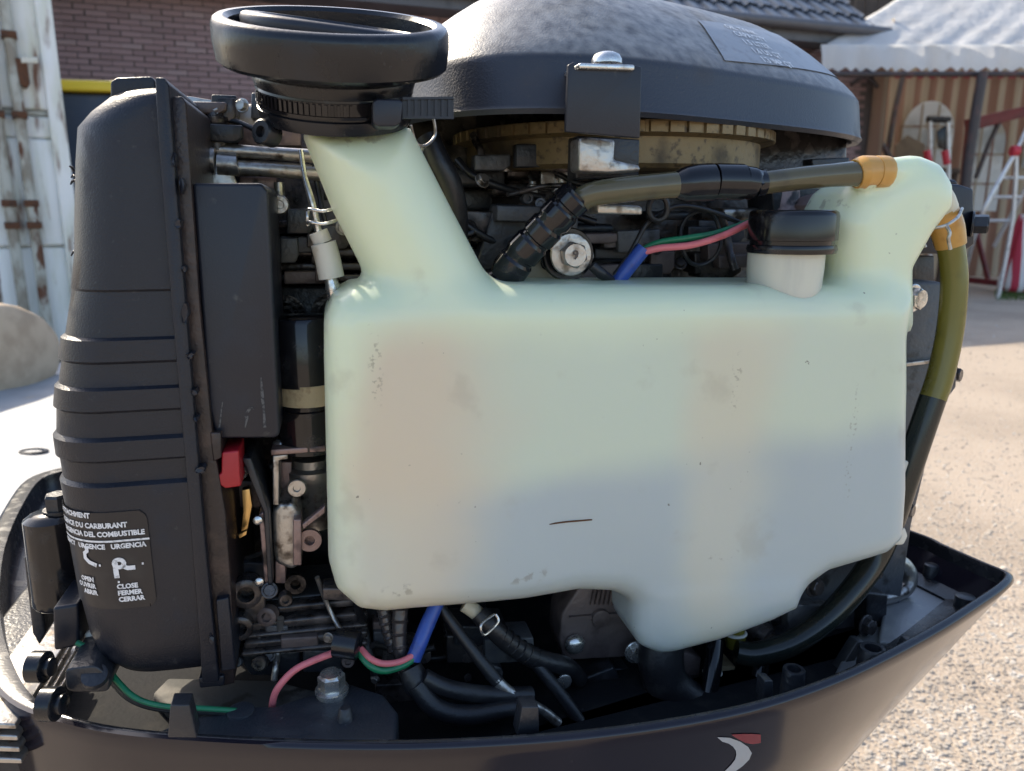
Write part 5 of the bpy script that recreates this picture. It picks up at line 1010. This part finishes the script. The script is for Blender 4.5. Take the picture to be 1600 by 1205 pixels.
bp_('base_lump', 'cast_dark', ('plate', smoothpoly([(100, 1046), (150, 1040), (172, 1060), (170, 1082), (104, 1082)]), .02, .05), bevel=.003)
bp_('boss', 'cast_dark', ('disc', (148, 1056, .02), Vector((.1, -.6, 1)), [(-6, 20), (3, 19), (4, 15)]), bevel=0)
for i, (m_, dy) in enumerate((('wire_green', 0), ('hose_black', 6), ('hose_black', 11))):
    bp_('wire', m_, ('tube', [(120, 1004 + dy, .05), (150, 1022 + dy, .045), (185, 1066 + dy, .03), (215, 1092 + dy * .6, .02), (260, 1104 + dy * .5, .012), (330, 1108 + dy * .5, .008), (400, 1116 + dy * .5, .012), (440, 1140, .02)], 4.5), bevel=0, parent=motor, label=('green' if i == 0 else 'upper black' if i == 1 else 'lower black') + ' wire running along the front floor')
bp_('bulb', 'white_plastic', ('disc', (142, 992, .06), FR, [(0, 8), (4, 8), (7, 5), (8, 1)]), bevel=0)
# clamp bracket fins outside, lower left
b = B()
for i in range(4): b.plate([(-60, 1128 + i * 18), (24 + i * 3, 1132 + i * 18), (26 + i * 3, 1140 + i * 18), (-60, 1138 + i * 18)], .03, .12)
cbk = b.done('clamp_fins', 'metal_worn', motor, bevel=.001, label='finned clamp bracket under the left rim')
b = B(); b.plate([(-120, 1112), (40, 1120), (75, 1180), (110, 1290), (-120, 1290)], .06, .2); b.done('clamp_bracket', 'cast_dark', motor, bevel=.004, label='dark clamp bracket behind the fins')

# ---- bolts, brackets, pipes and bosses that crowd the gaps of the engine
random.seed(21)
for (x0, y0, x1, y1, v0, v1, num) in ((700, 225, 905, 425, .10, .135, 30), (905, 345, 1165, 435, .10, .13, 20), (428, 285, 540, 440, .115, .135, 12), (430, 640, 510, 760, .10, .14, 8), (370, 905, 590, 1050, .045, .06, 20), (560, 985, 815, 1100, .045, .065, 20), (900, 1060, 1060, 1110, .045, .06, 8), (1160, 940, 1330, 1050, .045, .07, 10), (300, 165, 420, 225, .11, .14, 10), (330, 760, 400, 910, .08, .10, 10), (1180, 255, 1330, 330, .14, .17, 8)):
    for i in range(num):
        x_, y_, v_ = random.uniform(x0, x1), random.uniform(y0, y1), random.uniform(v0, v1); t = random.random(); m_ = random.choice(('cast_oily', 'cast_oily', 'cast_grey', 'cast_grey', 'cast_dark', 'brown_plate'))
        if t < .28: bolt_part((x_, y_, v_), random.uniform(5, 10), random.choice(('metal_worn', 'cast_oily')), block, Vector((random.uniform(-.5, .5), -1, random.uniform(-.2, .8))))
        elif t < .70:
            w_, h__ = random.uniform(14, 42), random.uniform(8, 22); a = random.uniform(-.06, .06); q = [(x_ + cx * w_ * math.cos(a) - cy * h__ * math.sin(a), y_ + cx * w_ * math.sin(a) + cy * h__ * math.cos(a)) for cx, cy in ((-1, -1), (1, -1), (1, .4), (.6, 1), (-1, 1))]
            bp_('bracket', m_, ('plate', q, v_, random.uniform(.01, .03)), bevel=.0012)
        elif t < .80:
            a = random.uniform(-.6, .6) + (1.2 if random.random() < .3 else 0); l_ = random.uniform(25, 60)
            bp_('pipe', random.choice(('hose_black', 'hose_black', 'metal_worn', 'cast_oily')), ('tube', [(x_ + (f_ - .5) * 2 * l_ * math.cos(a), y_ + (f_ - .5) * 2 * l_ * math.sin(a) + 14 * math.sin(f_ * 3 + i), v_ + .006 * math.sin(f_ * 5)) for f_ in (0, .25, .5, .75, 1)], random.uniform(3, 7)), bevel=0)
        else:
            r_ = random.uniform(8, 16); bp_('boss', m_, ('disc', (x_, y_, v_), Vector((random.uniform(-.3, .3), -1, random.uniform(-.1, .5))), [(-10, r_), (5, r_), (7, r_ * .85), (7, r_ * .5), (2, r_ * .45)]), bevel=0)
# pale scuffs on the flat box
for pts in ([(348, 628), (346, 640), (344, 660), (342, 668)], [(408, 590), (410, 620), (412, 640), (414, 668)], [(386, 645), (392, 636), (396, 640)], [(383, 668), (386, 655), (385, 650)]):
    q = [P(x_, y_, VF + .0057) for x_, y_ in pts]; vv = []
    for i, p_ in enumerate(q): w_ = .0009 * (0.3 + random.random()); vv += [p_ + Vector((-w_, 0, 0)), p_ + Vector((w_, 0, 0))]
    pyobj('scuff', vv, [(2 * i, 2 * i + 1, 2 * i + 3, 2 * i + 2) for i in range(len(q) - 1)], 'scuff', sil, smooth=False)

# midsection carrying the powerhead, below the picture
c_ = Vector((.05, .22, 0)); rs = [[c_ + Vector((math.cos(a) * rx, math.sin(a) * ry, z_)) for a in [6.2832 * k_ / 32 for k_ in range(32)]] for rx, ry, z_ in ((.05, .03, GZ - .02), (.07, .04, GZ + .2), (.12, .08, ZR - .36), (.2, .14, ZR - .295))]
b = B(); b.rings(rs); b.done('midsection', 'paint_dark', motor, label='dark midsection leg below the cowling')
